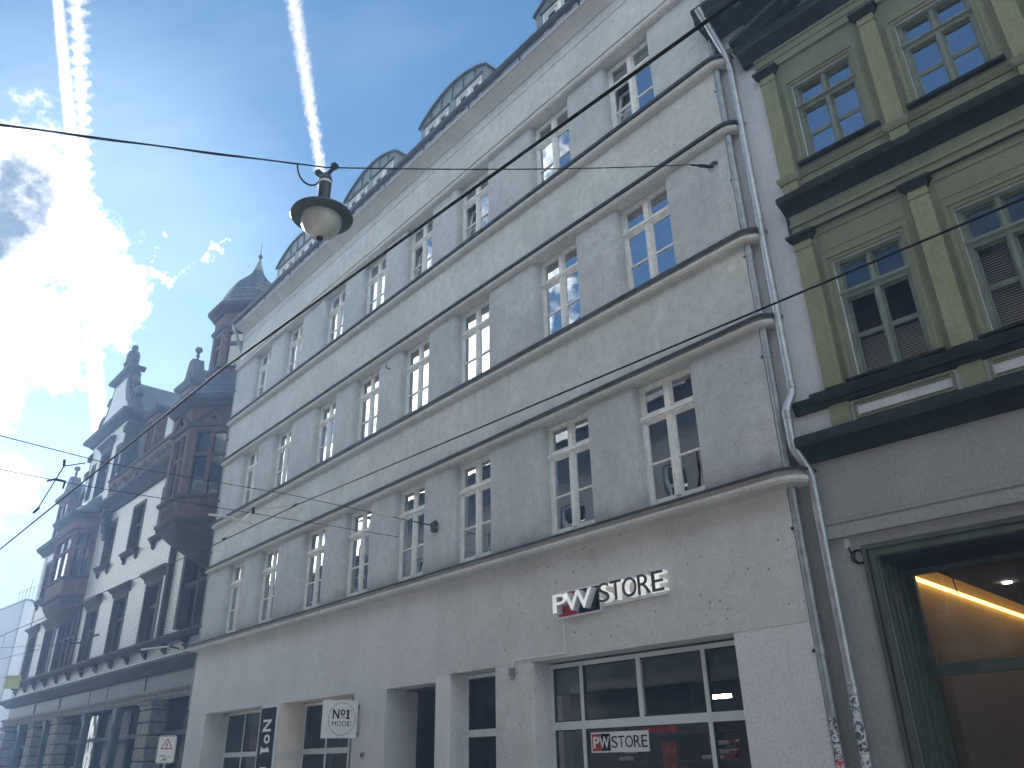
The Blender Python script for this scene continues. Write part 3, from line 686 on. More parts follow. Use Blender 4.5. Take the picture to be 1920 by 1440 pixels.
for z in (7.4, 10.5): hp(MB().box(.3, HU1 - .2, .17, 1.3, z, z + .1), 'room_ceiling', 'ceil')
S0 = [(0.0, 0), (HU1, 0)]
def strip(x0, x1, prof, name, m, parent=None): return hp(MB().sweep([(x0, 0), (x1, 0)], prof), name, m, None, parent)
# storey cornices
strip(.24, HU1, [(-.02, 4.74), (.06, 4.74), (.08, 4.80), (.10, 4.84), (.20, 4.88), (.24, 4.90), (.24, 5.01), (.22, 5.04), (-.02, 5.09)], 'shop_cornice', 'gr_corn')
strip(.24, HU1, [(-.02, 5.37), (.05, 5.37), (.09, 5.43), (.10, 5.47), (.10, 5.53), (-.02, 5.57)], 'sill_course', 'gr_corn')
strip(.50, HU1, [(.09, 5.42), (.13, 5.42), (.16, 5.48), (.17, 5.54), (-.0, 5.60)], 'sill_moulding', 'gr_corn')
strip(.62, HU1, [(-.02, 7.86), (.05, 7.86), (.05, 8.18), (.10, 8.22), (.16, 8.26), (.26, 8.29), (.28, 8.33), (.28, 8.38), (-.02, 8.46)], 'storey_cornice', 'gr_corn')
hp(MB().sweep([(.67, 0), (HU1, 0)], [(.05, 7.88), (.055, 7.88), (.055, 8.17), (.05, 8.17)]), 'frieze', 'gr_trim')
strip(.66, HU1, [(.05, 7.97), (.085, 7.97), (.09, 8.0), (.085, 8.02), (.05, 8.03)], 'frieze_moulding', 'gr_trim')
strip(.66, HU1, [(.05, 7.86), (.075, 7.86), (.075, 7.90), (.05, 7.90)], 'frieze_moulding', 'gr_trim')
# dado under the lower windows
for i in range(NB):
    b = bay(i)
    hp(MB().box(.66 + b, .90 + b, -.05, 0, 5.06, 5.37), 'dado_block', 'gr_pil')
    x0, x1, z0, z1 = .945 + b, 2.06 + b, 5.125, 5.345
    f = MB().box(x0, x1, -.03, 0, z0, z0 + .025).box(x0, x1, -.03, 0, z1 - .025, z1).box(x0, x0 + .025, -.03, 0, z0 + .025, z1 - .025).box(x1 - .025, x1, -.03, 0, z0 + .025, z1 - .025)
    f.box(x0 + .04, x1 - .04, -.018, 0, z0 + .04, z0 + .052).box(x0 + .04, x1 - .04, -.018, 0, z1 - .052, z1 - .04)
    hp(f, 'panel_moulding', 'gr_trim')
# pilasters with caps and bases on both storeys, panels and frames round the windows
def pilaster(u0, u1, z0, zc, ztop, base):
    p = hp(MB().box(u0, u1, -.07, 0, z0, ztop), 'pilaster', 'gr_pil')
    hp(MB().sweep([(u0, 0), (u0, -.07), (u1, -.07), (u1, 0)], [(-.0, zc), (.012, zc), (.014, zc + .02), (.0, zc + .025)]), 'neck_bead', 'gr_trim', None, p)
    hp(MB().sweep([(u0, 0), (u0, -.07), (u1, -.07), (u1, 0)], [(-.01, ztop - .11), (.02, ztop - .11), (.05, ztop - .05), (.075, ztop - .035), (.075, ztop), (-.01, ztop + .005)]), 'capital', 'gr_corn', None, p)
    if base:
        hp(MB().sweep([(u0, 0), (u0, -.07), (u1, -.07), (u1, 0)], [(-.01, base - .07), (.02, base - .07), (.045, base - .02), (.05, base + .03), (.02, base + .05), (-.01, base + .055)]), 'base_moulding', 'gr_trim', None, p)
for i in range(NB + 1):
    b = bay(i)
    pilaster(.665 + b, .89 + b, 5.60, 7.60, 7.83, None)
    pilaster(.665 + b, .885 + b, 8.46, 10.56, 10.80, 8.76)
def pane_window(u0, u1, z0, z1, blinds, hi):
    h = z1 - z0; w = u1 - u0; y = .10
    # moulded architrave
    arch = MB()
    for (o, t, d) in ((.125, .03, .030), (.095, .045, .045), (.05, .05, .028)):
        arch.box(u0 - o, u0 - o + t, -d, 0, z0 - .0, z1 + o).box(u1 + o - t, u1 + o, -d, 0, z0, z1 + o).box(u0 - o + t, u1 + o - t, -d, 0, z1 + o - t, z1 + o)
    a = hp(arch, 'architrave', 'gr_trim')
    tz = z0 + h * .70; bz = z0 + h * .345; m = (u0 + u1) / 2
    f = MB().box(u0, u0 + .06, y - .05, y + .05, z0, z1).box(u1 - .06, u1, y - .05, y + .05, z0, z1).box(u0 + .06, u1 - .06, y - .05, y + .05, z1 - .05, z1).box(u0 + .06, u1 - .06, y - .05, y + .05, z0, z0 + .045)
    wv = hp(f, 'window', 'gr_win')
    hp(MB().prism_x([(y + .04, tz - .06), (y - .05, tz - .06), (y - .06, tz - .02), (y - .095, tz + .0), (y - .095, tz + .025), (y - .06, tz + .06), (y + .04, tz + .06)], u0, u1), 'transom', 'gr_win', None, wv)
    ml = MB()
    for (za, zb) in ((z0 + .045, tz - .06), (tz + .06, z1 - .05)):
        ml.box(m - .035, m + .035, y - .045, y + .04, za, zb); ml.prism_z(arc(m, y - .045, .024, 180, 360, 6), za, zb)
    hp(ml, 'mullion', 'gr_win', None, wv)
    for q0, q1 in ((u0 + .06, m - .035), (m + .035, u1 - .06)):
        hp(MB().box(q0, q1, y - .005, y + .03, bz - .012, bz + .012), 'glazing_bar', 'gr_win', None, wv)
        for za, zb in ((z0 + .045, bz - .012), (bz + .012, tz - .06), (tz + .06, z1 - .05)):
            s = MB().box(q0, q0 + .022, y + .0, y + .03, za, zb).box(q1 - .022, q1, y, y + .03, za, zb).box(q0 + .022, q1 - .022, y, y + .03, za, za + .02).box(q0 + .022, q1 - .022, y, y + .03, zb - .02, zb)
            hp(s, 'sash_rail', 'gr_win', None, wv)
            hp(MB().box(q0 + .02, q1 - .02, y + .012, y + .016, za + .018, zb - .018), 'pane', 'glassw' if blinds else 'glass', None, wv)
        if blinds:
            top = bz - .03 if blinds == 1 else tz - .08
            nsl = int((top - z0 - .05) / .032)
            for k in range(nsl):
                z = z0 + .06 + k * .032
                hp(MB().add([(q0 + .01, y + .075, z), (q1 - .01, y + .075, z), (q1 - .01, y + .095, z + .024), (q0 + .01, y + .095, z + .024), (q0 + .01, y + .077, z - .002), (q1 - .01, y + .077, z - .002), (q1 - .01, y + .097, z + .022), (q0 + .01, y + .097, z + .022)],
                            [(0, 1, 2, 3), (7, 6, 5, 4), (0, 4, 5, 1), (1, 5, 6, 2), (2, 6, 7, 3), (3, 7, 4, 0)]), 'blind_slat', 'blind', None, wv)
    hp(MB().prism_x([(.0, z0 - .05), (-.09, z0 - .05), (-.10, z0 - .02), (.05, z0 + .012), (.05, z0 - .05)], u0 - .13, u1 + .13), 'window_sill', 'gr_corn', None, wv)
for i in range(NB):
    b = bay(i)
    pane_window(1.07 + b, 1.93 + b, 5.64, 7.28, (1, 2, 0, 0)[i], False)
    pane_window(1.07 + b, 1.93 + b, 8.95, 10.32, 0, True)
    x0, x1 = .955 + b, 2.045 + b
    # recessed-panel fillets above the lower windows, and the wide band above the upper ones
    fl = MB().box(x0, x1, -.02, 0, 7.46, 7.475).box(x0, x1, -.02, 0, 7.74, 7.755).box(x0, x0 + .015, -.02, 0, 7.475, 7.74).box(x1 - .015, x1, -.02, 0, 7.475, 7.74)
    hp(fl, 'panel_fillet', 'gr_trim')
    hp(MB().box(.89 + b, 2.13 + b, -.012, -.0005, 7.42, 7.46).box(.89 + b, 2.13 + b, -.012, -.0005, 7.755, 7.86).box(.89 + b, x0 - .0, -.012, -.0005, 7.46, 7.755).box(x1, 2.13 + b, -.012, -.0005, 7.46, 7.755).box(x0 + .015, x1 - .015, -.006, -.0005, 7.475, 7.74), 'spandrel_panel', 'gr_trim')
    for q0, q1 in ((.885 + b, .945 + b), (2.055 + b, 2.13 + b)):
        hp(MB().box(q0, q1, -.012, -.0005, 5.6, 7.42), 'window_surround', 'gr_trim'); hp(MB().box(q0, q1, -.012, -.0005, 8.46, 10.80), 'window_surround', 'gr_trim')
    hp(MB().box(.945 + b, 2.055 + b, -.012, -.0005, 8.46, 8.885), 'apron_panel', 'gr_trim')
    hp(MB().box(.945 + b, 2.055 + b, -.012, -.0005, 10.45, 10.80), 'head_panel', 'gr_trim')
    st = MB().sweep([(.885 + b, 0), (2.13 + b, 0)], [(.012, 8.72), (.03, 8.72), (.045, 8.75), (.03, 8.765), (.05, 8.79), (.035, 8.81), (.012, 8.815)]); st.sweep([(.885 + b, 0), (2.13 + b, 0)], [(.012, 8.60), (.03, 8.60), (.03, 8.615), (.012, 8.62)])
    hp(st, 'sill_moulding', 'gr_trim')
# entablature and pediment over the upper windows
strip(.63, 6.45, [(-.02, 10.80), (.05, 10.80), (.05, 10.92), (.065, 10.925), (.065, 11.03), (.085, 11.04), (.085, 11.09), (-.02, 11.09)], 'architrave_band', 'gr_trim')
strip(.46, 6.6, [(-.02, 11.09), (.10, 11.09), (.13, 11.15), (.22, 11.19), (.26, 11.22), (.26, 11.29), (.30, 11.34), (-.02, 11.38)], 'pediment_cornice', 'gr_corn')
ped = MB()
for (ua, za, ub, zb) in ((.40, 11.36, 3.5, 12.26), (3.5, 12.26, 6.66, 11.36)):
    for (o0, o1, dz0, dz1) in ((.0, .20, .0, .10), (.0, .30, .10, .18)):
        ped.add([(ua, -o1, za + dz0), (ub, -o1, zb + dz0), (ub, -o1, zb + dz1), (ua, -o1, za + dz1), (ua, .0, za + dz0), (ub, .0, zb + dz0), (ub, .0, zb + dz1), (ua, .0, za + dz1)],
                [(0, 1, 2, 3), (7, 6, 5, 4), (0, 4, 5, 1), (1, 5, 6, 2), (2, 6, 7, 3), (3, 7, 4, 0)])
hp(ped, 'raking_cornice', 'gr_corn')
strip(.10, HU1, [(-.02, 11.60), (.03, 11.60), (.03, 11.66), (.05, 11.69), (-.02, 11.70)], 'attic_moulding', 'gr_trim')
# eaves cornice with dentils
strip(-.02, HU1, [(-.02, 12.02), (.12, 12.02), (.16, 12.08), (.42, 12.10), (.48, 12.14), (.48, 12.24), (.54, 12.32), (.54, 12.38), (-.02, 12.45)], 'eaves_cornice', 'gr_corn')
for k in range(30):
    u = .10 + k * .16
    hp(MB().box(u, u + .08, -.23, -.118, 12.0, 12.085), 'dentil', 'gr_corn')
for k, u in enumerate((.06, .62)):
    hp(MB().prism_x([(-.02, 11.72), (-.10, 11.78), (-.14, 11.9), (-.40, 11.98), (-.42, 12.09), (-.02, 12.09)], u, u + .12), 'bracket', 'gr_corn')
hp(MB().prism_x([(-.5, 12.40), (4.5, 15.8), (9, 12.4)], 0.0, HU1), 'roof', 'slate')
vent = MB().box(.95, 1.23, -.02, 0, 11.80, 11.99)
vn = hp(vent, 'vent_plate', 'gr_wall')
for a in range(3):
    for c in range(3): hp(MB().box(.975 + a * .085, 1.03 + a * .085, -.0235, -.019, 11.825 + c * .055, 11.855 + c * .055), 'vent_hole', 'dark', None, vn)
# shop storey mouldings and the deep shop window
strip(.34, HU1, [(-.02, 3.80), (.07, 3.80), (.07, 3.93), (.05, 3.945), (.05, 3.955), (.075, 3.965), (.075, 3.99), (-.02, 4.01)], 'fascia_moulding', 'gr_low')
fr = MB()
for (o, t, d) in ((.14, .05, .05), (.09, .035, .025), (.055, .055, .06)):
    fr.box(.83 - o, .83 - o + t, -d, 0, 0, 3.53 + o).box(.83 - o + t, 6.5 + o, -d, 0, 3.53 + o - t, 3.53 + o)
sf = hp(fr, 'shop_frame', 'gr_frame')
hp(MB().box(.83, .86, .02, .72, 0, 3.53).box(.86, .885, .10, .16, 0, 3.46).box(.86, .875, .24, .30, 0, 3.46).box(.86, .885, .42, .48, 0, 3.46), 'jamb_lining', 'gr_frame', None, sf)
hp(MB().box(.86, 6.5, .02, .72, 3.46, 3.53), 'soffit_lining', 'gr_corn', None, sf)  # near-black colour carries the shade under the deep window head
hp(MB().box(.86, .94, .64, .72, 0, 3.46).box(.94, 6.5, .64, .72, 3.40, 3.46), 'frame_stile', 'gr_frame', None, sf)
hp(MB().prism_x([(.72, 2.32), (.63, 2.32), (.615, 2.36), (.615, 2.40), (.63, 2.44), (.72, 2.44)], .94, 6.5), 'frame_transom', 'gr_frame', None, sf)
hp(MB().box(3.2, 3.28, .63, .72, 0, 3.40), 'frame_mullion', 'gr_frame', None, sf)
for (a, b) in ((.94, 3.2), (3.28, 6.5)):
    for (c, e) in ((.1, 2.32), (2.44, 3.40)): hp(MB().box(a, b, .67, .676, c, e), 'pane', 'gshop', None, sf)
# warm shop interior
hp(MB().box(.55, .65, .74, 7.4, 0, 3.8).box(7.0, 7.1, .74, 7.4, 0, 3.8).box(.55, 7.1, 7.3, 7.4, 0, 3.8), 'shop_room_wall', 'warmwall')
hp(MB().box(1.02, 7.0, .74, 7.3, 3.50, 3.60).box(.65, 7.0, .74, 7.3, 3.78, 3.88).box(1.02, 1.06, .74, 7.3, 3.60, 3.68), 'shop_ceiling', 'warmwall')
hp(MB().box(.65, 7.0, .74, 7.3, .004, .02), 'shop_floor', 'paving')
hp(MB().box(.655, .70, .76, 7.2, 3.50, 3.53), 'light_strip', 'led', 'glowing amber strip along the ceiling edge')
hp(MB().box(.98, 1.005, .76, 7.2, 3.60, 3.64), 'light_strip', 'led')
for (u, y) in ((1.4, 2.6), (2.4, 2.6), (3.6, 2.6), (2.4, 4.6), (1.4, 4.6)): hp(MB().lathe([(.05, 0), (.05, .012)], (u, y, 3.486), 12), 'ceiling_spot', 'spot')
hp(MB().tube([(1.10, 1.2, 3.50), (1.14, 1.22, 3.44), (1.17, 1.25, 3.40), (1.18, 1.25, 3.22)], .007, 6), 'loose_cable', 'wire')
# galvanised downpipe of the green house
def pt(u, off, z): return (u, -off, z)
pp = [pt(.12, .56, 12.30), pt(.14, .42, 12.12), pt(.24, .16, 11.55), pt(.265, .10, 11.35), pt(.275, .10, 11.2)]
pp += [pt(.275, .10, z) for z in (9.0, 7.0, 5.72)] + [pt(.265, .12, 5.62), pt(.225, .18, 5.50), pt(.20, .20, 5.40), pt(.20, .20, 5.05), pt(.21, .20, 4.92), pt(.27, .15, 4.74), pt(.305, .11, 4.62), pt(.315, .10, 4.5), pt(.32, .10, .1)]
gp = hp(MB().tube(pp, .053, 16), 'downpipe', 'galv')
for (u, off, z) in ((.275, .10, 11.1), (.275, .10, 8.35), (.275, .10, 5.78), (.20, .20, 5.36), (.315, .10, 4.52), (.315, .10, 4.16), (.318, .10, 2.2)):
    hp(MB().lathe([(.054, -.06), (.060, -.05), (.060, -.035), (.056, -.03), (.056, .03), (.060, .035), (.060, .05), (.054, .06)], pt(u, off, z), 16), 'pipe_collar', 'galv', None, gp)
# stickers on the two pipes
def sticker(parent, cx, cy, r, z0, z1, a0, a1, m, name='sticker'):
    vs = []; n = 8
    for z in (z0, z1):
        for i in range(n + 1):
            a = R(a0 + (a1 - a0) * i / n); vs.append((cx + r * math.cos(a), cy + r * math.sin(a), z))
    return MB().add(vs, [(i, i + 1, i + n + 2, i + n + 1) for i in range(n)]).build(name, m, parent)
random.seed(11); zz = 2.28
for k, (hgt, m) in enumerate(((.10, 'stk1'), (.05, 'stk3'), (.11, 'stk3'), (.13, 'stk3'), (.15, 'stk3'), (.12, 'stk1'), (.09, 'stk3'), (.16, 'stk2'), (.10, 'stk1'), (.2, 'stk2'), (.2, 'stk3'))):
    sticker(gp, .318, -.10, .0545, zz - hgt, zz, 195 + random.uniform(-10, 20), 335 + random.uniform(-20, 15), m); zz -= hgt + random.uniform(.0, .012)
zz = 1.93
for k, (hgt, m) in enumerate(((.11, 'stk1'), (.16, 'stk3'), (.10, 'stk1'), (.14, 'stk2'), (.2, 'stk3'))):
    sticker(dp, PX, PY, .0515, zz - hgt, zz, 190, 330, m); zz -= hgt + .012

# ------------------------------------------------------------------ red sandstone and white brick building
rb = thing('sandstone_building', 'ornate red sandstone and white brick building with bays, gable and slate turret', 'building', (-23.4, 1.3, 0), R(1.3))
def rp(mb, name, m, parent=None, label=None, smooth=35): return mb.build(name, m, parent or rb, (0, 0, 0), None, label, smooth)
RL = -27.75
W1 = [(-9.5, -7.75), (-13.3, -11.55), (-17.0, -15.25), (-23.85, -22.1), (-27.0, -25.4)]
W2 = [(-9.5, -7.9), (-12.95, -11.40), (-16.45, -15.05), (-26.9, -25.4)]
opn = [(a, b, 5.78, 8.08) for a, b in W1] + [(a, b, 9.86, 12.0) for a, b in W2] + [(-21.0, -17.8, 5.78, 8.6)]
rp(MB().wall(RL, .2, 4.9, 12.6, 0, opn, .28), 'brick_wall', 'wbrick')
rp(MB().box(RL + .02, .2, .9, 11, 0, 12.6).box(RL, RL + .25, .0, 11, 0, 12.6), 'body', 'wbrick')
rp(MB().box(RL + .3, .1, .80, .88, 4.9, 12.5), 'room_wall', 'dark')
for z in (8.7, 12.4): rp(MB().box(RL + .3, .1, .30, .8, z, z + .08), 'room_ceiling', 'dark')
def stone_window(a, b, z0, z1, hood, sill, parts=2):
    y = .20; m = (a + b) / 2; tz = z0 + (z1 - z0) * .60
    f = MB().box(a, a + .14, -.03, y + .1, z0, z1).box(b - .14, b, -.03, y + .1, z0, z1).box(a + .14, b - .14, -.03, y + .1, z1 - .16, z1)
    w = rp(f, 'window', 'redd')
    fr = MB().box(a + .14, b - .14, y, y + .07, tz - .05, tz + .05).box(m - .05, m + .05, y, y + .07, z0, tz - .05).box(m - .04, m + .04, y, y + .07, tz + .05, z1 - .16).box(a + .14, a + .2, y, y + .07, z0, tz - .05).box(b - .2, b - .14, y, y + .07, z0, tz - .05)
    rp(fr, 'window_frame', 'brownw', w)
    for q0, q1 in ((a + .15, m - .03), (m + .03, b - .15)):
        for c, e in ((z0, tz - .03), (tz + .03, z1 - .15)): rp(MB().box(q0, q1, y + .03, y + .036, c, e), 'pane', 'glassd', w)
    if hood:
        h = MB().sweep([(a - .18, 0), (b + .18, 0)], [(-.02, z1 + .02), (.04, z1 + .02), (.07, z1 + .14), (.22, z1 + .24), (.28, z1 + .28), (.28, z1 + .34), (.10, z1 + .46), (-.02, z1 + .48)])
        rp(h, 'window_hood', 'redd', w)
    if sill:
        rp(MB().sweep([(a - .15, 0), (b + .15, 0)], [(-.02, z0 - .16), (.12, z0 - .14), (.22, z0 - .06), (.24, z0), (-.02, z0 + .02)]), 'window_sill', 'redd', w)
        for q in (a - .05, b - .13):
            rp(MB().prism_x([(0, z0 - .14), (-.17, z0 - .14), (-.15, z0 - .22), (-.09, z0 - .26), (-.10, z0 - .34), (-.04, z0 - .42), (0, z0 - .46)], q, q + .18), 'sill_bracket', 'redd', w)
for a, b in W1: stone_window(a, b, 5.78, 8.08, True, False)
for a, b in W2: stone_window(a, b, 9.86, 12.0, False, True)
# ledge with brackets, shop cornice, fascia panels, string course
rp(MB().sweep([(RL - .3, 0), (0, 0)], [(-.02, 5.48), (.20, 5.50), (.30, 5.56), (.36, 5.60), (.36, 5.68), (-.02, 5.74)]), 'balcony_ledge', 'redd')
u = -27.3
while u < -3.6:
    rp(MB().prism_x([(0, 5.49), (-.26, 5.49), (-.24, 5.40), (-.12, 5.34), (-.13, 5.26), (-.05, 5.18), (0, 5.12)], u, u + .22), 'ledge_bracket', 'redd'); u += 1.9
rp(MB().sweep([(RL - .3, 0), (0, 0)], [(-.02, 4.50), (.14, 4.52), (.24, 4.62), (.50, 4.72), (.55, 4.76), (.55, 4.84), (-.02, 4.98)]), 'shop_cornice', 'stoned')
rp(MB().box(RL, 0, .02, .9, 3.9, 4.52), 'fascia_wall', 'stone')
pw = [(-27.3, -22.4), (-22.1, -18.2), (-17.9, -13.9), (-13.8, -11.7), (-11.6, -7.6), (-7.4, -.4)]
for a, b in pw: rp(MB().box(a, b, -.06, .018, 3.98, 4.44), 'fascia_panel', 'signp')
rp(MB().sweep([(RL - .1, 0), (0, 0)], [(-.02, 3.62), (.10, 3.62), (.12, 3.68), (.17, 3.70), (.17, 3.76), (.12, 3.78), (.22, 3.84), (.26, 3.88), (.26, 3.94), (-.02, 3.98)]), 'string_course', 'stone')
# rusticated piers, each of single blocks
def rustic(u0, u1, top=3.60):
    z = top; p = rp(MB().box(u0 + .04, u1 - .04, -.02, .5, 0, top - .2), 'pier_core', 'stoned')
    cap = MB().sweep([(u0, .4), (u0, -.16), (u1, -.16), (u1, .4)], [(-.02, top - .22), (.02, top - .22), (.02, top - .12), (.10, top - .06), (.10, top), (-.02, top)])
    rp(cap, 'pier_capital', 'stone', p)
    z = top - .26
    while z > .2:
        rp(MB().sweep([(u0, .4), (u0, -.16), (u1, -.16), (u1, .4)], [(-.1, z - .36), (-.03, z - .36), (.0, z - .33), (.0, z - .03), (-.03, z), (-.1, z)]), 'stone_block', 'stone', p); z -= .40
for a, b in ((-7.35, -6.25), (-18.4, -17.3), (-22.2, -21.2), (-27.75, -26.8)): rustic(a, b)
# iron shop columns and dark shop glass
for uc in (-14.2, -10.4, -24.6, -20.0):
    c = rp(MB().box(uc - .16, uc + .16, -.02, .22, 0, 3.35), 'iron_post', 'iron')
    rp(MB().box(uc - .22, uc + .22, -.06, .22, 3.35, 3.60), 'post_capital', 'iron', c)
    rp(MB().box(uc - .05, uc + .05, -.05, -.02, .9, 3.1), 'post_rib', 'iron', c); rp(MB().box(uc - .24, uc + .24, -.10, .22, 1.55, 1.68), 'post_ring', 'iron', c)
rp(MB().box(RL + .2, 0, .42, .5, 0, 3.62), 'shop_glass', 'glassl'); rp(MB().box(RL + .2, 0, .8, .89, 0, 3.9), 'shop_room_wall', 'dark')
rp(MB().box(RL + .2, 0, .38, .46, 2.55, 2.68), 'shop_transom', 'iron')
# triple window groups under the two bays
def triple(a, b, z0, z1, dep):
    box = MB().box(a, a + .22, -dep, .28, z0, z1).box(b - .22, b, -dep, .28, z0, z1).box(a + .22, b - .22, -dep, .28, z1 - .3, z1)
    g = rp(box, 'window_group', 'redd'); n = 3; w = (b - a - .44) / n
    for i in range(1, n): rp(MB().box(a + .22 + w * i - .09, a + .22 + w * i + .09, -dep + .06, .2, z0, z1 - .3), 'stone_mullion', 'redd', g)
    rp(MB().box(a + .22, b - .22, -dep + .10, .15, z0 + 1.35, z0 + 1.47), 'stone_transom', 'redd', g)
    for i in range(n): rp(MB().box(a + .22 + w * i, a + .22 + w * (i + 1), .12 - dep * .5, .126 - dep * .5, z0, z1 - .3), 'pane', 'glassd', g)
triple(-4.75, -.6, 5.74, 8.5, .42)
triple(-21.0, -17.8, 5.74, 8.55, .10)
rp(MB().tube([(-6.95, -.10, 5.7), (-6.95, -.10, 12.4)], .09, 10), 'downpipe', 'redd')
rp(MB().box(-7.2, -6.75, -.04, 0, 5.74, 12.5), 'quoin_strip', 'redd')
rp(MB().tube([(-21.35, -.14, 5.7), (-21.35, -.14, 8.9)], .07, 8), 'downpipe', 'stone')
# main cornice, carved parapet, left end consoles
CX0 = -16.6
rp(MB().sweep([(CX0, .3), (CX0, 0), (-4.4, 0)], [(-.02, 12.45), (.10, 12.45), (.14, 12.55), (.20, 12.60), (.20, 12.70), (.46, 12.84), (.52, 12.90), (.52, 13.02), (-.02, 13.12)]), 'main_cornice', 'stoned')
rp(MB().box(CX0 + .1, -4.4, -.30, .1, 13.08, 13.95), 'carved_parapet', 'red')
random.seed(5)
for i in range(26):                            # carved scrolls in low relief
    uc = CX0 + .5 + i * .45; zc = 13.5 + .12 * math.sin(i * 2.1)
    n = 9; r0 = .16
    pts = [(uc + r0 * (1 - k / 14) * math.cos(k * .75 + i), -.33, zc + r0 * (1 - k / 14) * math.sin(k * .75 + i)) for k in range(10)]
    rp(MB().tube(pts, .035, 5), 'carved_scroll', 'red')
rp(MB().sweep([(CX0, 0), (-4.4, 0)], [(.20, 13.93), (.36, 13.95), (.38, 14.05), (.20, 14.08)]), 'parapet_coping', 'redd')
for k, (zz0, zz1, o) in enumerate(((12.45, 12.15, .42), (12.15, 11.85, .32), (11.85, 11.5, .24), (11.5, 11.2, .14))):
    rp(MB().prism_x([(0, zz1), (-o * .7, zz1 + .04), (-o, zz1 + .16), (-o, zz0), (0, zz0)], CX0 - .10, CX0 + .55 - k * .06), 'console_bracket', 'stoned')
# right-hand bay: half octagon on a corbel, slate skirt, octagonal turret with ogee dome
UC, YC, AB = -2.8, 0.0, 1.86
def octa(A, uc=UC, yc=YC, full=True):
    k = A * math.tan(R(22.5))
    half = [(uc - A, yc), (uc - A, yc - k), (uc - k, yc - A), (uc + k, yc - A), (uc + A, yc - k), (uc + A, yc)]
    if not full: return half
    return [(uc - A, yc + k), (uc - A, yc - k), (uc - k, yc - A), (uc + k, yc - A), (uc + A, yc - k), (uc + A, yc + k), (uc + k, yc + A), (uc - k, yc + A)]
bayr = rp(MB().prism_z(octa(AB, full=False), 8.7, 9.35), 'bay_parapet', 'red')
def corbel(path_fn, A, levels, parent, m='redd'):
    for (z0, z1, s0, s1) in levels:
        p0, p1 = path_fn(A * s0), path_fn(A * s1)
        rp(MB().prism_z(p0, z0, z1, p1), 'corbel_course', m, parent)
corbel(lambda A: octa(A, full=False), AB, ((8.50, 8.70, .96, 1.0), (8.25, 8.50, .82, .96), (7.9, 8.25, .55, .82), (7.55, 7.9, .25, .55)), bayr)
rp(MB().sweep(octa(AB, full=False), [(-.05, 8.62), (.05, 8.62), (.10, 8.68), (.10, 8.76), (-.05, 8.80)]), 'bay_base_moulding', 'redd', bayr)
rp(MB().sweep(octa(AB, full=False), [(-.05, 9.33), (.08, 9.35), (.14, 9.40), (.14, 9.47), (-.05, 9.52)]), 'bay_sill', 'redd', bayr)
def bay_lights(path, z0, z1, jamb, tfrac, parent, m='red', double=True, segs=None):
    """posts at the corners, lintel, mullion, transom and panes for every face of a polygonal bay"""
    n = len(path)
    for i in range(n - 1):
        if segs and i not in segs: continue
        p, q = Vector(path[i]), Vector(path[i + 1]); dv = q - p; L = dv.length; dv.normalize(); nv = Vector((dv.y, -dv.x))
        if L < .7: continue
        def blk(s0, s1, o0, o1, a, b):
            c = [p + dv * s0 + nv * o0, p + dv * s1 + nv * o0, p + dv * s1 + nv * o1, p + dv * s0 + nv * o1]
            return MB().prism_z([(v.x, v.y) for v in c], a, b)
        rp(blk(0, jamb, -.25, 0, z0, z1), 'corner_post', m, parent); rp(blk(L - jamb, L, -.25, 0, z0, z1), 'corner_post', m, parent)
        rp(blk(jamb, L - jamb, -.25, -.01, z1 - .18, z1), 'lintel', m, parent)
        tz = z0 + (z1 - z0) * tfrac
        rp(blk(jamb, L - jamb, -.18, -.06, tz - .06, tz + .06), 'stone_transom', m, parent)
        ms = [L / 2] if double else []
        for s in ms: rp(blk(s - .07, s + .07, -.18, -.05, z0, z1 - .18), 'stone_mullion', m, parent)
        cuts = [jamb] + [v for s in ms for v in (s - .07, s + .07)] + [L - jamb]
        for k in range(0, len(cuts), 2):
            for a, b in ((z0, tz - .06), (tz + .06, z1 - .18)): rp(blk(cuts[k], cuts[k + 1], -.125, -.12, a, b), 'pane', 'glassd', parent)
bay_lights(octa(AB, full=False), 9.47, 11.85, .26, .60, bayr)
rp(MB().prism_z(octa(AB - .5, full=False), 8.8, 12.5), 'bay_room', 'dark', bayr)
rp(MB().prism_z(octa(AB, full=False), 11.85, 12.62), 'bay_frieze', 'red', bayr)
rp(MB().sweep(octa(AB, full=False), [(-.05, 11.83), (.06, 11.85), (.10, 11.92), (.10, 11.98), (-.05, 12.02)]), 'bay_string', 'redd', bayr)
rp(MB().sweep(octa(AB, full=False), [(-.05, 12.56), (.10, 12.58), (.16, 12.66), (.30, 12.72), (.34, 12.78), (.34, 12.92), (-.05, 12.98)]), 'bay_cornice', 'stoned', bayr)
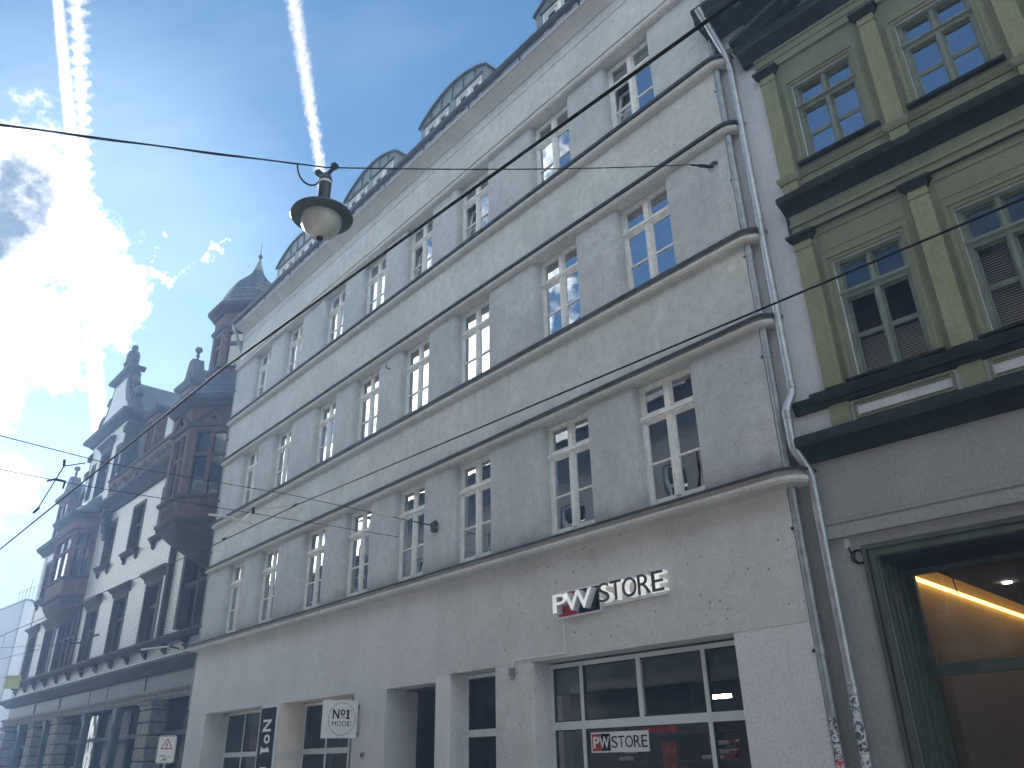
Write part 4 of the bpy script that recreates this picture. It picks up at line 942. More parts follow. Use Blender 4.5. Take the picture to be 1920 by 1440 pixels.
# small pediment in the frieze of the oblique face
pp_ = octa(AB, full=False); p, q = Vector(pp_[3]), Vector(pp_[4]); dv = (q - p).normalized(); nv = Vector((dv.y, -dv.x)); L = (q - p).length
for i in (2, 3):
    p, q = Vector(pp_[i]), Vector(pp_[i + 1]); dv = (q - p).normalized(); nv = Vector((dv.y, -dv.x)); L = (q - p).length
    for (s0, h0, s1, h1) in ((.15, 12.03, L / 2, 12.48), (L / 2, 12.48, L - .15, 12.03)):
        a3 = p + dv * s0 + nv * .04; b3 = p + dv * s1 + nv * .04
        rp(MB().tube([(a3.x, a3.y, h0), (b3.x, b3.y, h1)], .04, 6), 'pediment_rib', 'redd', bayr)
    c3 = p + dv * (L / 2) + nv * .03
    rp(MB().lathe([(.0, -.09), (.09, 0), (.0, .09)], (c3.x, c3.y, 12.18), 8), 'rosette', 'redd', bayr)
    for k in range(6):                         # carved tracery on the bay parapet
        s = L * (.22 + .11 * k); cc = p + dv * s + nv * .01
        pts = [(cc.x + dv.x * .1 * math.cos(t * .8 + k), cc.y + dv.y * .1 * math.cos(t * .8 + k), 9.05 + .16 * math.sin(t * .8 + k)) for t in range(8)]
        rp(MB().tube(pts, .022, 5), 'carved_tracery', 'red', bayr)
AT = 1.15
def course_roof(levels, parent, name, fn):
    """slate courses: each one a ring that stands proud of the one above"""
    for i in range(len(levels) - 1):
        (z0, a0), (z1, a1) = levels[i], levels[i + 1]
        rp(MB().prism_z(fn(a0 + .02), z0, z1, fn(a1 + .005)), name, 'slate', parent)
skirt = rp(MB().prism_z(octa(AB + .05), 12.98, 13.0), 'skirt_roof_base', 'stoned')
course_roof([(12.98 + .22 * i, AB + .22 - (AB + .22 - AT - .12) * (i / 5.0) ** .9) for i in range(6)], skirt, 'slate_course', octa)
tur = rp(MB().prism_z(octa(AT), 14.0, 14.42), 'turret_base', 'red')
rp(MB().sweep(octa(AT), [(-.05, 14.36), (.06, 14.38), (.10, 14.44), (-.05, 14.48)], True), 'turret_sill', 'redd', tur)
to = octa(AT); bay_lights(to + [to[0]], 14.44, 16.05, .20, .62, tur, double=False)
rp(MB().prism_z(octa(AT - .4), 14.0, 17.2), 'turret_room', 'dark', tur)
rp(MB().sweep(octa(AT), [(-.05, 16.0), (.05, 16.02), (.09, 16.08), (.09, 16.14), (-.05, 16.18)], True), 'turret_string', 'redd', tur)
rp(MB().prism_z(octa(AT), 16.05, 16.75), 'turret_frieze', 'red', tur)
rp(MB().sweep(octa(AT), [(-.05, 16.66), (.08, 16.68), (.14, 16.76), (.26, 16.82), (.30, 16.88), (.30, 17.02), (-.05, 17.06)], True), 'turret_cornice', 'redd', tur)
dome = [(17.05, 1.08), (17.22, 1.10), (17.40, 1.10), (17.58, 1.08), (17.76, 1.04), (17.94, .98), (18.12, .90), (18.30, .79), (18.48, .65), (18.66, .50), (18.84, .36), (19.02, .25), (19.2, .17)]
course_roof(dome, tur, 'slate_course', octa)
rp(MB().prism_z(octa(.19), 19.2, 19.75, octa(.03)), 'dome_cap', 'zinc', tur)
rp(MB().lathe([(.02, 0), (.03, .08), (.085, .16), (.085, .20), (.03, .28), (.012, .40), (.006, .9)], (UC, YC, 19.72), 10), 'finial', 'stoned', tur)
# left-hand canted bay
def lbay(o, uc=-20.35, f=1.55, b=.85):
    return [(uc - f - b - o, 0), (uc - f - o * .41, -b - o), (uc + f + o * .41, -b - o), (uc + f + b + o, 0)]
lb = rp(MB().prism_z(lbay(0), 8.9, 9.75), 'bay_parapet', 'red')
for (z0, z1, s0, s1) in ((8.65, 8.9, -.08, 0), (8.4, 8.65, -.22, -.08), (8.1, 8.4, -.45, -.22), (7.85, 8.1, -.7, -.45)): rp(MB().prism_z(lbay(s0), z0, z1, lbay(s1)), 'corbel_course', 'redd', lb)
rp(MB().sweep(lbay(0), [(-.05, 8.86), (.08, 8.86), (.12, 8.94), (-.05, 8.98)]), 'bay_base_moulding', 'redd', lb)
rp(MB().sweep(lbay(0), [(-.05, 9.7), (.08, 9.72), (.14, 9.80), (-.05, 9.86)]), 'bay_sill', 'redd', lb)
bay_lights(lbay(0), 9.8, 12.1, .24, .62, lb)
rp(MB().prism_z([(-22.2, 0), (-21.6, -.4), (-19.1, -.4), (-18.5, 0)], 9, 13), 'bay_room', 'dark', lb)
rp(MB().prism_z(lbay(0), 12.1, 12.75), 'bay_frieze', 'red', lb)
rp(MB().sweep(lbay(0), [(-.05, 12.06), (.06, 12.08), (.10, 12.14), (-.05, 12.2)]), 'bay_string', 'redd', lb)
rp(MB().sweep(lbay(0), [(-.05, 12.66), (.10, 12.68), (.16, 12.76), (.32, 12.84), (.34, 12.98), (-.05, 13.04)]), 'bay_cornice', 'stoned', lb)
for i in range(4): rp(MB().prism_z(lbay(.2 - i * .24), 13.02 + .24 * i, 13.02 + .24 * (i + 1), lbay(-.06 - i * .24)), 'slate_course', 'slate', lb)
# gable above the left bay
gw = [(-21.75, -21.0, 14.3, 16.3), (-20.3, -18.5, 14.1, 16.6), (-17.75, -17.05, 14.1, 16.3)]
rp(MB().wall(-22.4, -16.7, 12.6, 17.7, 0, gw, .25), 'gable_wall', 'wbrick')
rp(MB().box(-22.4, -16.7, .5, 1.0, 12.6, 17.7).box(-22.4, -22.2, 0, .5, 12.6, 17.7).box(-16.9, -16.7, 0.0, .5, 12.6, 17.7), 'gable_body', 'stoned')
rp(MB().box(-22.2, -16.9, .42, .49, 13, 17.6), 'gable_room', 'dark')
for a, b, c, e in gw: stone_window(a, b, c, e, a == -20.3, False)
rp(MB().sweep([(-16.7, 1.2), (-16.7, -.0), (-22.4, -.0), (-22.4, 1.2)][::-1], [(-.02, 17.45), (.12, 17.48), (.18, 17.58), (.40, 17.68), (.46, 17.76), (.46, 17.90), (-.02, 18.0)]), 'gable_cornice', 'stoned')
GC = -19.45
def mir(pts): return pts + [(2 * GC - x, z) for x, z in reversed(pts)]
outl = [(-22.2, 17.98), (-22.25, 18.3), (-21.9, 18.55), (-21.75, 19.0), (-21.3, 19.2), (-21.0, 19.7), (-20.75, 20.2), (-20.7, 20.75)]
rp(MB().prism_y(mir(outl), .0, .55), 'gable_top', 'stoned')
rp(MB().prism_y(mir([(-21.6, 18.1), (-21.35, 18.7), (-20.9, 19.0), (-20.5, 19.8), (-20.4, 20.4)]), -.03, -.002), 'gable_inset', 'wbrick')
def scroll(uc, zc, r, flip):
    pts = [(uc + flip * r * (1 - k / 17) * math.cos(k * .6), .2, zc + r * (1 - k / 17) * math.sin(k * .6)) for k in range(14)]
    return MB().tube(pts, [.20 - .009 * k for k in range(14)], 7)
for f in (-1, 1):
    rp(scroll(GC + f * 2.45, 18.75, .55, f), 'volute', 'stoned'); rp(scroll(GC + f * 1.7, 19.75, .42, f), 'volute', 'stoned')
    rp(MB().prism_z([(GC + f * 2.7 - .22, -.08), (GC + f * 2.7 + .22, -.08), (GC + f * 2.7 + .22, .5), (GC + f * 2.7 - .22, .5)], 18.0, 18.9, [(GC + f * 2.7 - .05, .1), (GC + f * 2.7 + .05, .1), (GC + f * 2.7 + .05, .3), (GC + f * 2.7 - .05, .3)]), 'obelisk', 'stoned')
    for zq in (13.4, 14.6, 15.7, 16.7): rp(MB().sweep([(GC + f * 2.86 - .18, -.02), (GC + f * 2.86 + .18, -.02)], [(-.02, zq), (.12, zq), (.14, zq + .3), (.05, zq + .45), (-.02, zq + .45)]), 'quoin_block', 'stoned')
rp(MB().sweep([(-20.95, .62), (-20.95, -.05), (-17.95, -.05), (-17.95, .62)], [(-.02, 20.72), (.08, 20.74), (.2, 20.84), (.2, 20.96), (-.02, 21.0)]), 'gable_cap_cornice', 'stoned')
rp(MB().prism_y([(-20.9, 20.98), (GC, 21.55), (-18.0, 20.98)], -.02, .6), 'gable_pediment', 'stoned')
rp(MB().lathe([(.34, 0), (.34, .3), (.42, .36), (.40, .5), (.30, .56), (.34, .7), (.34, 1.05), (.26, 1.15), (.30, 1.2), (.16, 1.28), (.16, 1.4), (.19, 1.5), (.14, 1.64), (.03, 1.7)], (GC, .3, 21.2), 14), 'finial_urn', 'stoned')
# roofs and roof dormers
rp(MB().prism_x([(.05, 12.6), (.05, 13.2), (6.0, 17.6), (11, 13.2), (11, 12.6)], RL, .2), 'main_roof', 'slate')
rp(MB().prism_y([(-22.4, 13.0), (-22.4, 17.4), (GC, 20.7), (-16.75, 17.4), (-15.2, 13.4)], .6, 10), 'cross_roof', 'slate')
def roof_dormer(u0, u1, y0, z0, z1, top, ball, name='roof_dormer'):
    uc = (u0 + u1) / 2
    d = rp(MB().box(u0, u1, y0 + .06, y0 + 1.8, z0, z1), name, 'red')
    f = MB().box(u0, u0 + .22, y0 - .03, y0 + .06, z0, z1).box(u1 - .22, u1, y0 - .03, y0 + .06, z0, z1).box(u0 + .22, u1 - .22, y0 - .03, y0 + .06, z1 - .22, z1).box(uc - .06, uc + .06, y0 - .01, y0 + .06, z0, z1 - .22).box(u0 + .22, u1 - .22, y0 - .01, y0 + .06, z0 + (z1 - z0) * .55, z0 + (z1 - z0) * .55 + .1)
    rp(f, 'dormer_frame', 'red', d); rp(MB().box(u0 + .22, u1 - .22, y0 + .04, y0 + .05, z0, z1 - .22), 'pane', 'glassd', d)
    rp(MB().sweep([(u0, y0 + 1.9), (u0, y0 - .03), (u1, y0 - .03), (u1, y0 + 1.9)], [(-.02, z1), (.08, z1), (.20, z1 + .14), (.24, z1 + .26), (-.02, z1 + .30)]), 'dormer_cornice', 'stoned', d)
    if top:
        rp(MB().prism_y([(u0 + .05, z1 + .28), (uc - .22, z1 + top), (uc + .22, z1 + top), (u1 - .05, z1 + .28)], y0, y0 + .5), 'dormer_gable', 'stoned', d)
        rp(MB().prism_y([(u0 - .1, z1 + .28), (uc, z1 + top * .8), (u1 + .1, z1 + .28)], y0 + .5, y0 + 3), 'dormer_roof', 'slate', d)
    else:
        rp(MB().prism_z([(u0 - .2, y0 - .2), (u1 + .2, y0 - .2), (u1 + .2, y0 + 1.9), (u0 - .2, y0 + 1.9)], z1 + .28, z1 + .62, [(u0 + .1, y0 + .2), (u1 - .1, y0 + .2), (u1 - .1, y0 + 1.9), (u0 + .1, y0 + 1.9)]), 'dormer_roof', 'slate', d)
    if ball:
        rp(MB().lathe([(.10, 0), (.06, .1), (.05, .22), (.11, .26), (.05, .32), (.05, .4), (.15, .50), (.17, .58), (.13, .68), (.02, .74)], (uc, y0 + .25, z1 + top), 10), 'ball_finial', 'stoned', d)
roof_dormer(-14.4, -13.05, .30, 13.9, 16.7, 0, False)
roof_dormer(-10.45, -9.1, .30, 13.9, 16.65, 1.5, True)
rp(MB().box(-11.6, -10.75, .3, 1.6, 13.6, 16.2), 'chimney_stack', 'rough')
roof_dormer(-27.5, -25.3, .05, 13.0, 15.55, 1.4, True, 'end_dormer')
rp(MB().sweep([(RL - .15, 0), (-22.4, 0)], [(-.02, 12.45), (.12, 12.47), (.20, 12.58), (.46, 12.74), (.52, 12.90), (-.02, 13.05)]), 'end_cornice', 'stoned')
rp(MB().box(RL - .05, RL + .5, -.04, 0, 4.9, 12.5), 'end_quoins', 'wbrick')

# ------------------------------------------------------------------ pale modern building at the far end
fb = thing('pale_office_block', 'pale blue flat-roofed modern block with narrow slit windows at the street end', 'building', (-60.0, 1.7, 0), R(6))
def fp(mb, name, m, parent=None): return mb.build(name, m, parent or fb)
sl_ = []
for r_, (z0, z1) in enumerate(((8.2, 10.0), (4.4, 6.6))):
    for k in range(9): sl_.append((-2.6 - k * .8, -2.45 - k * .8, z0 - 0.0, z1))
fp(MB().wall(-16, 0, 0, 11.5, 0, sl_, .25), 'wall', 'pale')
fp(MB().box(-16, -.001, .3, 10, 0, 11.5).box(-.3, 0, 0.0, .3, 0, 11.5), 'body', 'pale')
for a, b, c, d_ in sl_: fp(MB().box(a, b, .2, .24, c, d_), 'window', 'glassd')
fp(MB().sweep([(-16, 0), (0, 0), (0, 8)], [(-.1, 11.5), (.06, 11.5), (.06, 11.62), (-.1, 11.62)]), 'parapet_cap', 'zinc')
rl = MB()
for k in range(6): rl.tube([(-3 + k * .7, .4, 11.6), (-3 + k * .7, .4, 12.5)], .03, 5)
rl.tube([(-3.4, .4, 12.5), (1.2, .4, 12.5)], .03, 5).tube([(-1.0, .4, 12.5), (-.8, .4, 13.0), (-.4, .4, 13.1)], .03, 5)
fp(rl, 'roof_railing', 'steel')
fp(MB().tube([(-.6, 1.2, 11.5), (-.2, 1.2, 15.2)], .04, 5).tube([(-3.2, 1.2, 14.9), (.4, 1.2, 15.1)], .03, 5), 'roof_mast', 'steel')

# ------------------------------------------------------------------ houses across the street (seen mirrored in the windows)
def across(x0, x1, h, mt, label, name):
    t = thing(name, label, 'building', (x0, -11.2, 0))
    W = x1 - x0; opn = []; n = int(W / 2.4)
    for zf in (4.6, 8.2, 11.6):
        if zf + 2 > h: continue
        for k in range(n): opn.append((.8 + k * W / n, 2.0 + k * W / n, zf, zf + 1.9))
    MB().wall(0, W, 0, h, 0, opn, -.2).build('wall', mt, t)
    MB().box(0, W, -9, -.35, 0, h).build('body', mt, t)
    MB().prism_x([(.4, h), (.35, h + .25), (-.3, h + .3), (-4.5, h + 2.2), (-9, h)], 0, W).build('roof', 'slate', t)
    for (a, b, c, e) in opn:
        m = (a + b) / 2
        w = MB().box(a, a + .08, -.2, -.12, c, e).box(b - .08, b, -.2, -.12, c, e).box(a + .08, b - .08, -.2, -.12, e - .08, e).box(a + .08, b - .08, -.2, -.12, c, c + .08).box(m - .05, m + .05, -.2, -.12, c + .08, e - .08).box(a + .08, m - .05, -.2, -.12, c + 1.2, c + 1.28).box(m + .05, b - .08, -.2, -.12, c + 1.2, c + 1.28).build('window', 'white', t)
        MB().box(a + .08, b - .08, -.18, -.17, c + .08, e - .08).build('pane', 'glassd', w)
    MB().box(0, W, .0, .12, 3.6, 3.9).build('string_course', 'stone', t)
    return t
across(-13.5, 8.0, 12.9, 'obrick', 'dark red brick house mirrored in the lower green-framed windows', 'brick_house')
across(-34.0, -13.6, 12.6, 'obeige', 'dark grey house mirrored in the first-floor panes of the grey building', 'plaster_house')
across(-78.0, -34.1, 10.8, 'obrick', 'long dark brick house mirrored in the shop glass of the sandstone building', 'brick_house')

# ------------------------------------------------------------------ signs on the grey building
# raised shop lettering on the lintel
ps = thing('shop_sign', 'raised PW STORE shop sign with red and black logo board on grey wall', 'sign', (-8.71, 0, 3.47))
def sp(mb, name, m, parent=None): return mb.build(name, m, parent or ps)
sp(MB().box(0, .88, -.055, -.004, 0, .39), 'logo_board', 'signw')
sp(MB().box(.02, .415, -.060, -.0551, .025, .365), 'red_field', 'signr'); sp(MB().box(.435, .86, -.060, -.0551, .025, .365), 'black_field', 'signb')
for ch, lx, lw, bo in (('P', .03, .30, .006), ('W', .27, .56, .008)):
    letter('letter', ch, 'alu', ps, lx, .065, -.0605, lw, .265, .115, bo); letter('letter_face', ch, 'signglow', ps, lx, .065, -.176, lw, .265, .012, bo)  # greyer sides put the shading of the letters into their material
x = .90
for ch, w in zip('STORE', (.215, .205, .255, .225, .20)):
    lt = letter('letter', ch, 'signglow', ps, x, .10, -.012, w, .265, .10)
    letter('letter_face', ch, 'grey', ps, x, .10, -.1125, w, .265, .012)
    x += w + .022
sp(MB().box(.90, 2.06, -.03, -.010, .06, .10), 'mounting_rail', 'alu')
# white trunking to the sign
tk = thing('cable_trunking', 'thin white cable trunking running from the raised sign to a small box', 'cable', (-8.65, 0, 3.0))
MB().box(0, .02, -.02, -.001, 0, .47).box(-1.17, .02, -.02, -.001, -.02, 0).box(-1.17, -1.15, -.02, -.001, -.12, -.02).build('trunking', 'signw', tk)
MB().box(-1.20, -1.12, -.07, -.001, -.24, -.12).build('junction_box', 'zinc', tk)
MB().lathe([(.025, 0), (.03, .02), (.03, .05)], (-1.16, -.035, -.29), 10).build('sensor', 'steel', tk)
# sticker sign in the shop window
ws = thing('window_sign', 'white PW STORE sign inside the shop window under the transom', 'sign', (-8.60, .388, 1.66))
MB().box(0, 1.06, 0, .012, 0, .26).build('sign_plate', 'signw', ws)
MB().box(.02, .185, -.002, 0, .02, .24).build('red_field', 'signr', ws); MB().box(.19, .37, -.002, 0, .02, .24).build('black_field', 'signb', ws)
letter('letter', 'P', 'signw', ws, .045, .055, -.0025, .12, .15, .003, .02); letter('letter', 'W', 'signw', ws, .165, .055, -.0025, .19, .15, .003, .02)
x = .39
for ch, w in zip('STORE', (.115, .11, .14, .12, .10)):
    letter('letter', ch, 'signb', ws, x, .055, -.001, w, .15, .003); x += w + .016
# projecting light box
bx = thing('projecting_sign', 'square white No1 MODE light box on a wall bracket', 'sign', (-14.33, 0, 2.02))
YO = -.07; BW = .66; BH = .66; BT = .16                # stands out from the wall along -y, faces look along x
MB().box(-BT, 0, YO - BW, YO, 0, BH).build('light_box', 'signw', bx)
fr = MB()
for xx in (-BT - .008, 0):
    fr.box(xx, xx + .008, YO - BW, YO, 0, .02).box(xx, xx + .008, YO - BW, YO, BH - .02, BH).box(xx, xx + .008, YO - BW, YO - BW + .02, .02, BH - .02).box(xx, xx + .008, YO - .02, YO, .02, BH - .02)
fr.build('box_rim', 'alu', bx)
for zz in (.06, BH - .10):
    MB().tube([(-BT / 2, YO, zz), (-BT / 2, .0, zz)], .02, 8).build('bracket_arm', 'steel', bx)
    MB().lathe([(.05, -.012), (.05, .012)], (0, 0, 0), 10).build('bracket_plate', 'steel', bx, (-BT / 2, -.015, zz), (R(90), 0, 0))
def sideletter(ch, mt, y, z, w, h, bold=0.0):         # letters on the face that looks towards +x; they read along +y
    mb = text_mb(ch, 1.0, 0.5, bold); xs = [v[0] for v in mb.v]; ys = [v[1] for v in mb.v]; x0, x1, y0, y1 = min(xs), max(xs), min(ys), max(ys)
    mb.v = [(.0015 + (v[2] + .5) * .004, y + (v[0] - x0) / (x1 - x0) * w, z + (v[1] - y0) / (y1 - y0) * h) for v in mb.v]
    return mb.build('letter', mt, bx, smooth=20)
yc = YO - BW / 2
ring = MB(); n = 40; vs = []
for i in range(n):
    a = 2 * math.pi * i / n
    for r_ in (.288, .280): vs += [(.0015, yc + r_ * math.cos(a), .33 + r_ * math.sin(a)), (.004, yc + r_ * math.cos(a), .33 + r_ * math.sin(a))]
ring.add(vs, [f for i in range(n) for f in ((i * 4 + 1, ((i + 1) % n) * 4 + 1, ((i + 1) % n) * 4 + 3, i * 4 + 3), (i * 4, ((i + 1) % n) * 4, ((i + 1) % n) * 4 + 1, i * 4 + 1), (i * 4 + 2, i * 4 + 3, ((i + 1) % n) * 4 + 3, ((i + 1) % n) * 4 + 2))])
ring.build('ring', 'grey', bx)
sideletter('N', 'signb', yc - .20, .33, .14, .17, .02); sideletter('o', 'signb', yc - .035, .385, .095, .115, .018); sideletter('1', 'signb', yc + .085, .33, .08, .17, .02)
MB().box(.0015, .005, yc - .035, yc + .06, .345, .362).build('underline', 'pink', bx)
sideletter('o', 'grey', yc + .175, .465, .022, .024)
for k, ch in enumerate('MODE'): sideletter(ch, 'grey', yc - .205 + k * .108, .205, .088, .085)
# vertical banner on the pier between the two left shop windows
bn = thing('banner_sign', 'tall black banner with white sideways No1 MODE lettering between two shop windows', 'sign', (-18.70, 0, 0))
MB().box(.03, .83, -.05, -.008, .25, 2.77).build('banner_panel', 'signb', bn)
MB().box(0, .03, -.055, -.008, .25, 2.80).box(.83, .86, -.055, -.008, .25, 2.80).box(.03, .83, -.055, -.008, 2.77, 2.80).build('banner_frame', 'alu', bn)
def down(x0, x1, ztop, zbot):
    def t(a, b): return (b * (x1 - x0), -(a) * (ztop - zbot))
    return t
zt = 2.52
for ch, ln, s in (('N', .25, 1.0), ('o', .19, .72), ('1', .15, 1.0)):
    x0 = .20; wid = .42 * s
    letter('letter', ch, 'signw', bn, x0 + (.42 - wid), zt, -.0505, 1, 1, .004, .02, 0.0, turn=(lambda a, b, wid=wid, ln=ln: (b * wid, -a * ln)))
    zt -= ln + .06
letter('letter', 'o', 'grey', bn, .55, zt + .03, -.0505, 1, 1, .004, 0, 0, turn=lambda a, b: (b * .07, -a * .06))
zt -= .20
for ch, ln in (('M', .26), ('O', .22), ('D', .2), ('E', .17)):
    letter('letter', ch, 'signw', bn, .25, zt, -.0505, 1, 1, .004, 0, 0, turn=(lambda a, b, ln=ln: (b * .32, -a * ln))); zt -= ln + .05
# warning sign on its post
sg = thing('warning_sign', 'white plate with red warning triangle on a post before the sandstone building', 'sign', (-20.2, -1.55, 0), R(58))
MB().tube([(0, .03, 0), (0, .03, 2.22)], .028, 10).build('post', 'steel', sg)
sx, sz0, sz1 = .20, 1.67, 2.245
MB().prism_y([(x_, z_) for x_, z_ in [(-sx + .03, sz0), (sx - .03, sz0), (sx, sz0 + .03), (sx, sz1 - .03), (sx - .03, sz1), (-sx + .03, sz1), (-sx, sz1 - .03), (-sx, sz0 + .03)]], -.004, 0).build('sign_plate', 'signw', sg)
def ringtri(s0, s1, y, cz):
    def tri(s): return [(s * math.cos(R(a)), cz + s * math.sin(R(a))) for a in (90, 210, 330)]
    a, b = tri(s0), tri(s1); m = MB()
    for i in range(3):
        j = (i + 1) % 3; m.prism_y([a[i], a[j], b[j], b[i]], y - .003, y)
    return m
ringtri(.155, .115, -.0042, 2.04).build('warning_triangle', 'signr', sg)
MB().box(-.011, .011, -.0072, -.0042, 2.015, 2.085).box(-.011, .011, -.0072, -.0042, 1.985, 2.003).build('exclamation_mark', 'signb', sg)
rim = MB().box(-sx + .012, sx - .012, -.0072, -.0042, sz0 + .012, sz0 + .02).box(-sx + .012, sx - .012, -.0072, -.0042, sz1 - .02, sz1 - .012).box(-sx + .012, -sx + .02, -.0072, -.0042, sz0 + .02, sz1 - .02).box(sx - .02, sx - .012, -.0072, -.0042, sz0 + .02, sz1 - .02)
rim.build('plate_border', 'grey', sg)
random.seed(21)
pic = MB()
for k in range(9):
    cx, cz = random.uniform(-.11, .11), random.uniform(1.72, 1.84); a = random.uniform(0, 3.1); l = random.uniform(.03, .08)
    dx, dz = math.cos(a) * l, math.sin(a) * l * .5
    pic.prism_y([(cx - dx, cz - dz), (cx + dx, cz + dz), (cx + dx - .008, cz + dz + .014), (cx - dx - .008, cz - dz + .014)], -.0065 - k * .0002, -.0042)
pic.build('pictogram', 'zinc', sg)
# yellow plate far left
ys = thing('yellow_sign', 'small yellow plate on the far corner of the sandstone building', 'sign', tuple(at_t(24, 1279, 40)), R(60))
MB().box(-.35, .35, -.01, .01, -.32, .32).build('sign_plate', 'yellow', ys); MB().tube([(.3, .03, .1), (1.5, 1.6, .1)], .03, 6).build('sign_arm', 'steel', ys)
# wall rosettes, hook and cable ring
rg = thing('cable_ring', 'small coil of black cable on the wall beside the deep shop window', 'cable', (0, 0, 0))
rpos = Vector((-4.72 + math.cos(GA) * .62, .12 + math.sin(GA) * .62, 3.56)); rg.location = rpos
pts = [(.075 * math.cos(t * .5) + .002 * t, -.03 + .001 * t, .075 * math.sin(t * .5)) for t in range(27)]
MB().tube(pts, .008, 6).build('coil', 'wire', rg); MB().tube([(-.06, -.02, .06), (-.08, -.005, .14)], .008, 6).build('cable_end', 'wire', rg)
MB().box(-.12, -.06, -.012, -.002, .12, .22).build('cable_tag', 'pale', rg)
hk = thing('wall_hook', 'small bent iron hook between two second-floor windows', 'hook', (-13.91, 0, 9.70))
MB().tube([(0, 0, 0), (0, -.10, .0), (.03, -.14, .01), (.07, -.14, .04)], .012, 6).build('hook', 'flash', hk)
for i, (x_, z_) in enumerate(((-14.15, 1.72), )):
    bt = thing('wall_fitting', 'small square metal fitting on the wall below the light box', 'fitting', (x_, 0, z_))
    MB().box(-.05, .05, -.035, -.007, -.05, .05).build('plate', 'steel', bt); MB().box(-.025, .025, -.045, -.0351, -.025, .025).build('cap', 'flash', bt)

# ------------------------------------------------------------------ hanging street lamp and its span wire
LX, LY = -5.70, -5.855
lampo = thing('street_lamp', 'hanging street lamp with wide dark hood and milky glass bowl', 'lamp', (LX, LY, 5.975), R(20))
MB().lathe([(.02, .46), (.03, .44), (.06, .40), (.085, .36), (.285, .31), (.292, .295), (.288, .285), (.15, .275), (.10, .28)], (0, 0, 0), 36).build('hood', 'lamp', lampo)
MB().lathe([(.055, .36), (.060, .40), (.060, .70), (.064, .71), (.064, .74), (.060, .75), (.055, .77), (.03, .81), (.02, .82)], (0, 0, 0), 18).build('neck', 'lamp', lampo)
MB().lathe([(.0612, .685), (.066, .69), (.066, .705), (.0612, .71)], (0, 0, 0), 18).build('neck_band', 'signw', lampo)
gb_ = [(.185, .285)] + [(.19 * math.cos(R(a)), .26 - .205 * math.sin(R(a)) * 1.0) for a in range(0, 86, 9)] + [(.01, .055)]
M['bowl'] = simple('milky_glass', (.36, .37, .33), .22, var=.1, vscale=6, spec=.6)
MB().lathe(gb_, (0, 0, 0), 32).build('glass_bowl', 'bowl', lampo)
MB().lathe([(.005, .028), (.026, .032), (.03, .045), (.028, .062), (.01, .068)], (0, 0, 0), 12).build('bowl_knob', 'wire', lampo)
MB().tube([(.02, 0, .06), (.05, 0, .066)], .004, 5).tube([(-.02, 0, .06), (-.07, .02, .07)], .004, 5).build('bowl_clip', 'wire', lampo)
yk = MB().box(-.125, -.075, -.03, .03, .84, .885).box(.075, .125, -.03, .03, .84, .885).prism_y([(-.11, .845), (-.03, .79), (.03, .79), (.11, .845), (.11, .87), (.03, .82), (-.03, .82), (-.11, .87)], -.015, .015)
yk.build('yoke', 'lamp', lampo)
def catenary(a, b, sag, n=16):
    a, b = Vector(a), Vector(b)
    return [a.lerp(b, i / n) - Vector((0, 0, sag * 4 * (i / n) * (1 - i / n))) for i in range(n + 1)]
A1 = Vector((-4.99, 0, 9.62)); LT = Vector((LX, LY, 6.865)); A2 = at_t(0, 228, 7.35); A2b = LT + (A2 - LT) * (11.1 - 5.855) / (A2 - LT).y * -1 if False else None
dirl = (A2 - LT); k_ = (-11.15 - LY) / dirl.y; A3 = LT + dirl * k_
sw = thing('lamp_span_wire', 'steel span wire carrying the hanging lamp across the street', 'wire', tuple(A1))
def lp_(p): return tuple(Vector(p) - A1)
MB().tube([lp_(p) for p in catenary(A1 + Vector((0, -.55, -.26)), LT, .05)], .007, 6).build('wire', 'wire', sw)
MB().tube([lp_(p) for p in catenary(LT, A3, .03)], .007, 6).build('wire', 'wire', sw)
MB().tube([lp_(p + Vector((0, 0, -.013 + .006 * math.sin(i * .9)))) for i, p in enumerate(catenary(LT.lerp(A3, .045), A3, .03, 40))], .006, 6).build('lamp_cable', 'wire', sw)
q0 = LT.lerp(A3, .045); q1 = Vector((LX - .02, LY - .05, 6.73))
MB().tube([lp_(q0.lerp(q1, .5 - .5 * math.cos(math.pi * k / 14)) + Vector((0, 0, -.17 * math.sin(math.pi * (k / 14) ** .9)))) for k in range(15)], .009, 6).build('cable_loop', 'wire', sw)
dd = (Vector((-5.0, -.55, 9.36)) - A1)
MB().tube([lp_(A1), lp_(A1 + dd * .28)], .016, 7).tube([lp_(A1 + dd * .28), lp_(A1 + dd * .62)], .028, 7).tube([lp_(A1 + dd * .62), lp_(A1 + dd)], .015, 7).build('turnbuckle', 'wire', sw)
MB().lathe([(.005, -.05), (.06, -.045), (.10, -.01), (.10, 0)], (0, 0, 0), 12).build('wall_rosette', 'zinc', sw, (0, 0, 0), (R(90), 0, 0))
# tram wires along the street
def wire(name, label, pts, r, extra=None):
    t = thing(name, label, 'wire', tuple(pts[0])); o = Vector(pts[0])
    MB().tube([tuple(Vector(p) - o) for p in pts], r, 6).build('wire', 'wire', t)
    return t, o
def contact(p_list, z, x_end_l, x_end_r):
    ps_ = [at_z(u, v, z) for u, v in p_list]; ps_.sort(key=lambda p: p.x)
    a, b = ps_[0], ps_[-1]; d_ = (b - a) / (b.x - a.x)
    return [a + d_ * (x_end_l - a.x)] + ps_ + [b + d_ * (x_end_r - b.x)]
w1 = contact([(1380, 0), (420, 690), (0, 1030)], 5.5, -60, 12)
wire('tram_contact_wire', 'thick black tram wire crossing the upper windows and passing nearest the camera', w1, .0135)
w2 = contact([(1920, 372), (560, 945), (405, 1020)], 5.5, -40, 10)
wire('tram_contact_wire', 'black tram wire crossing the grey building below the second-floor windows', w2, .0105)
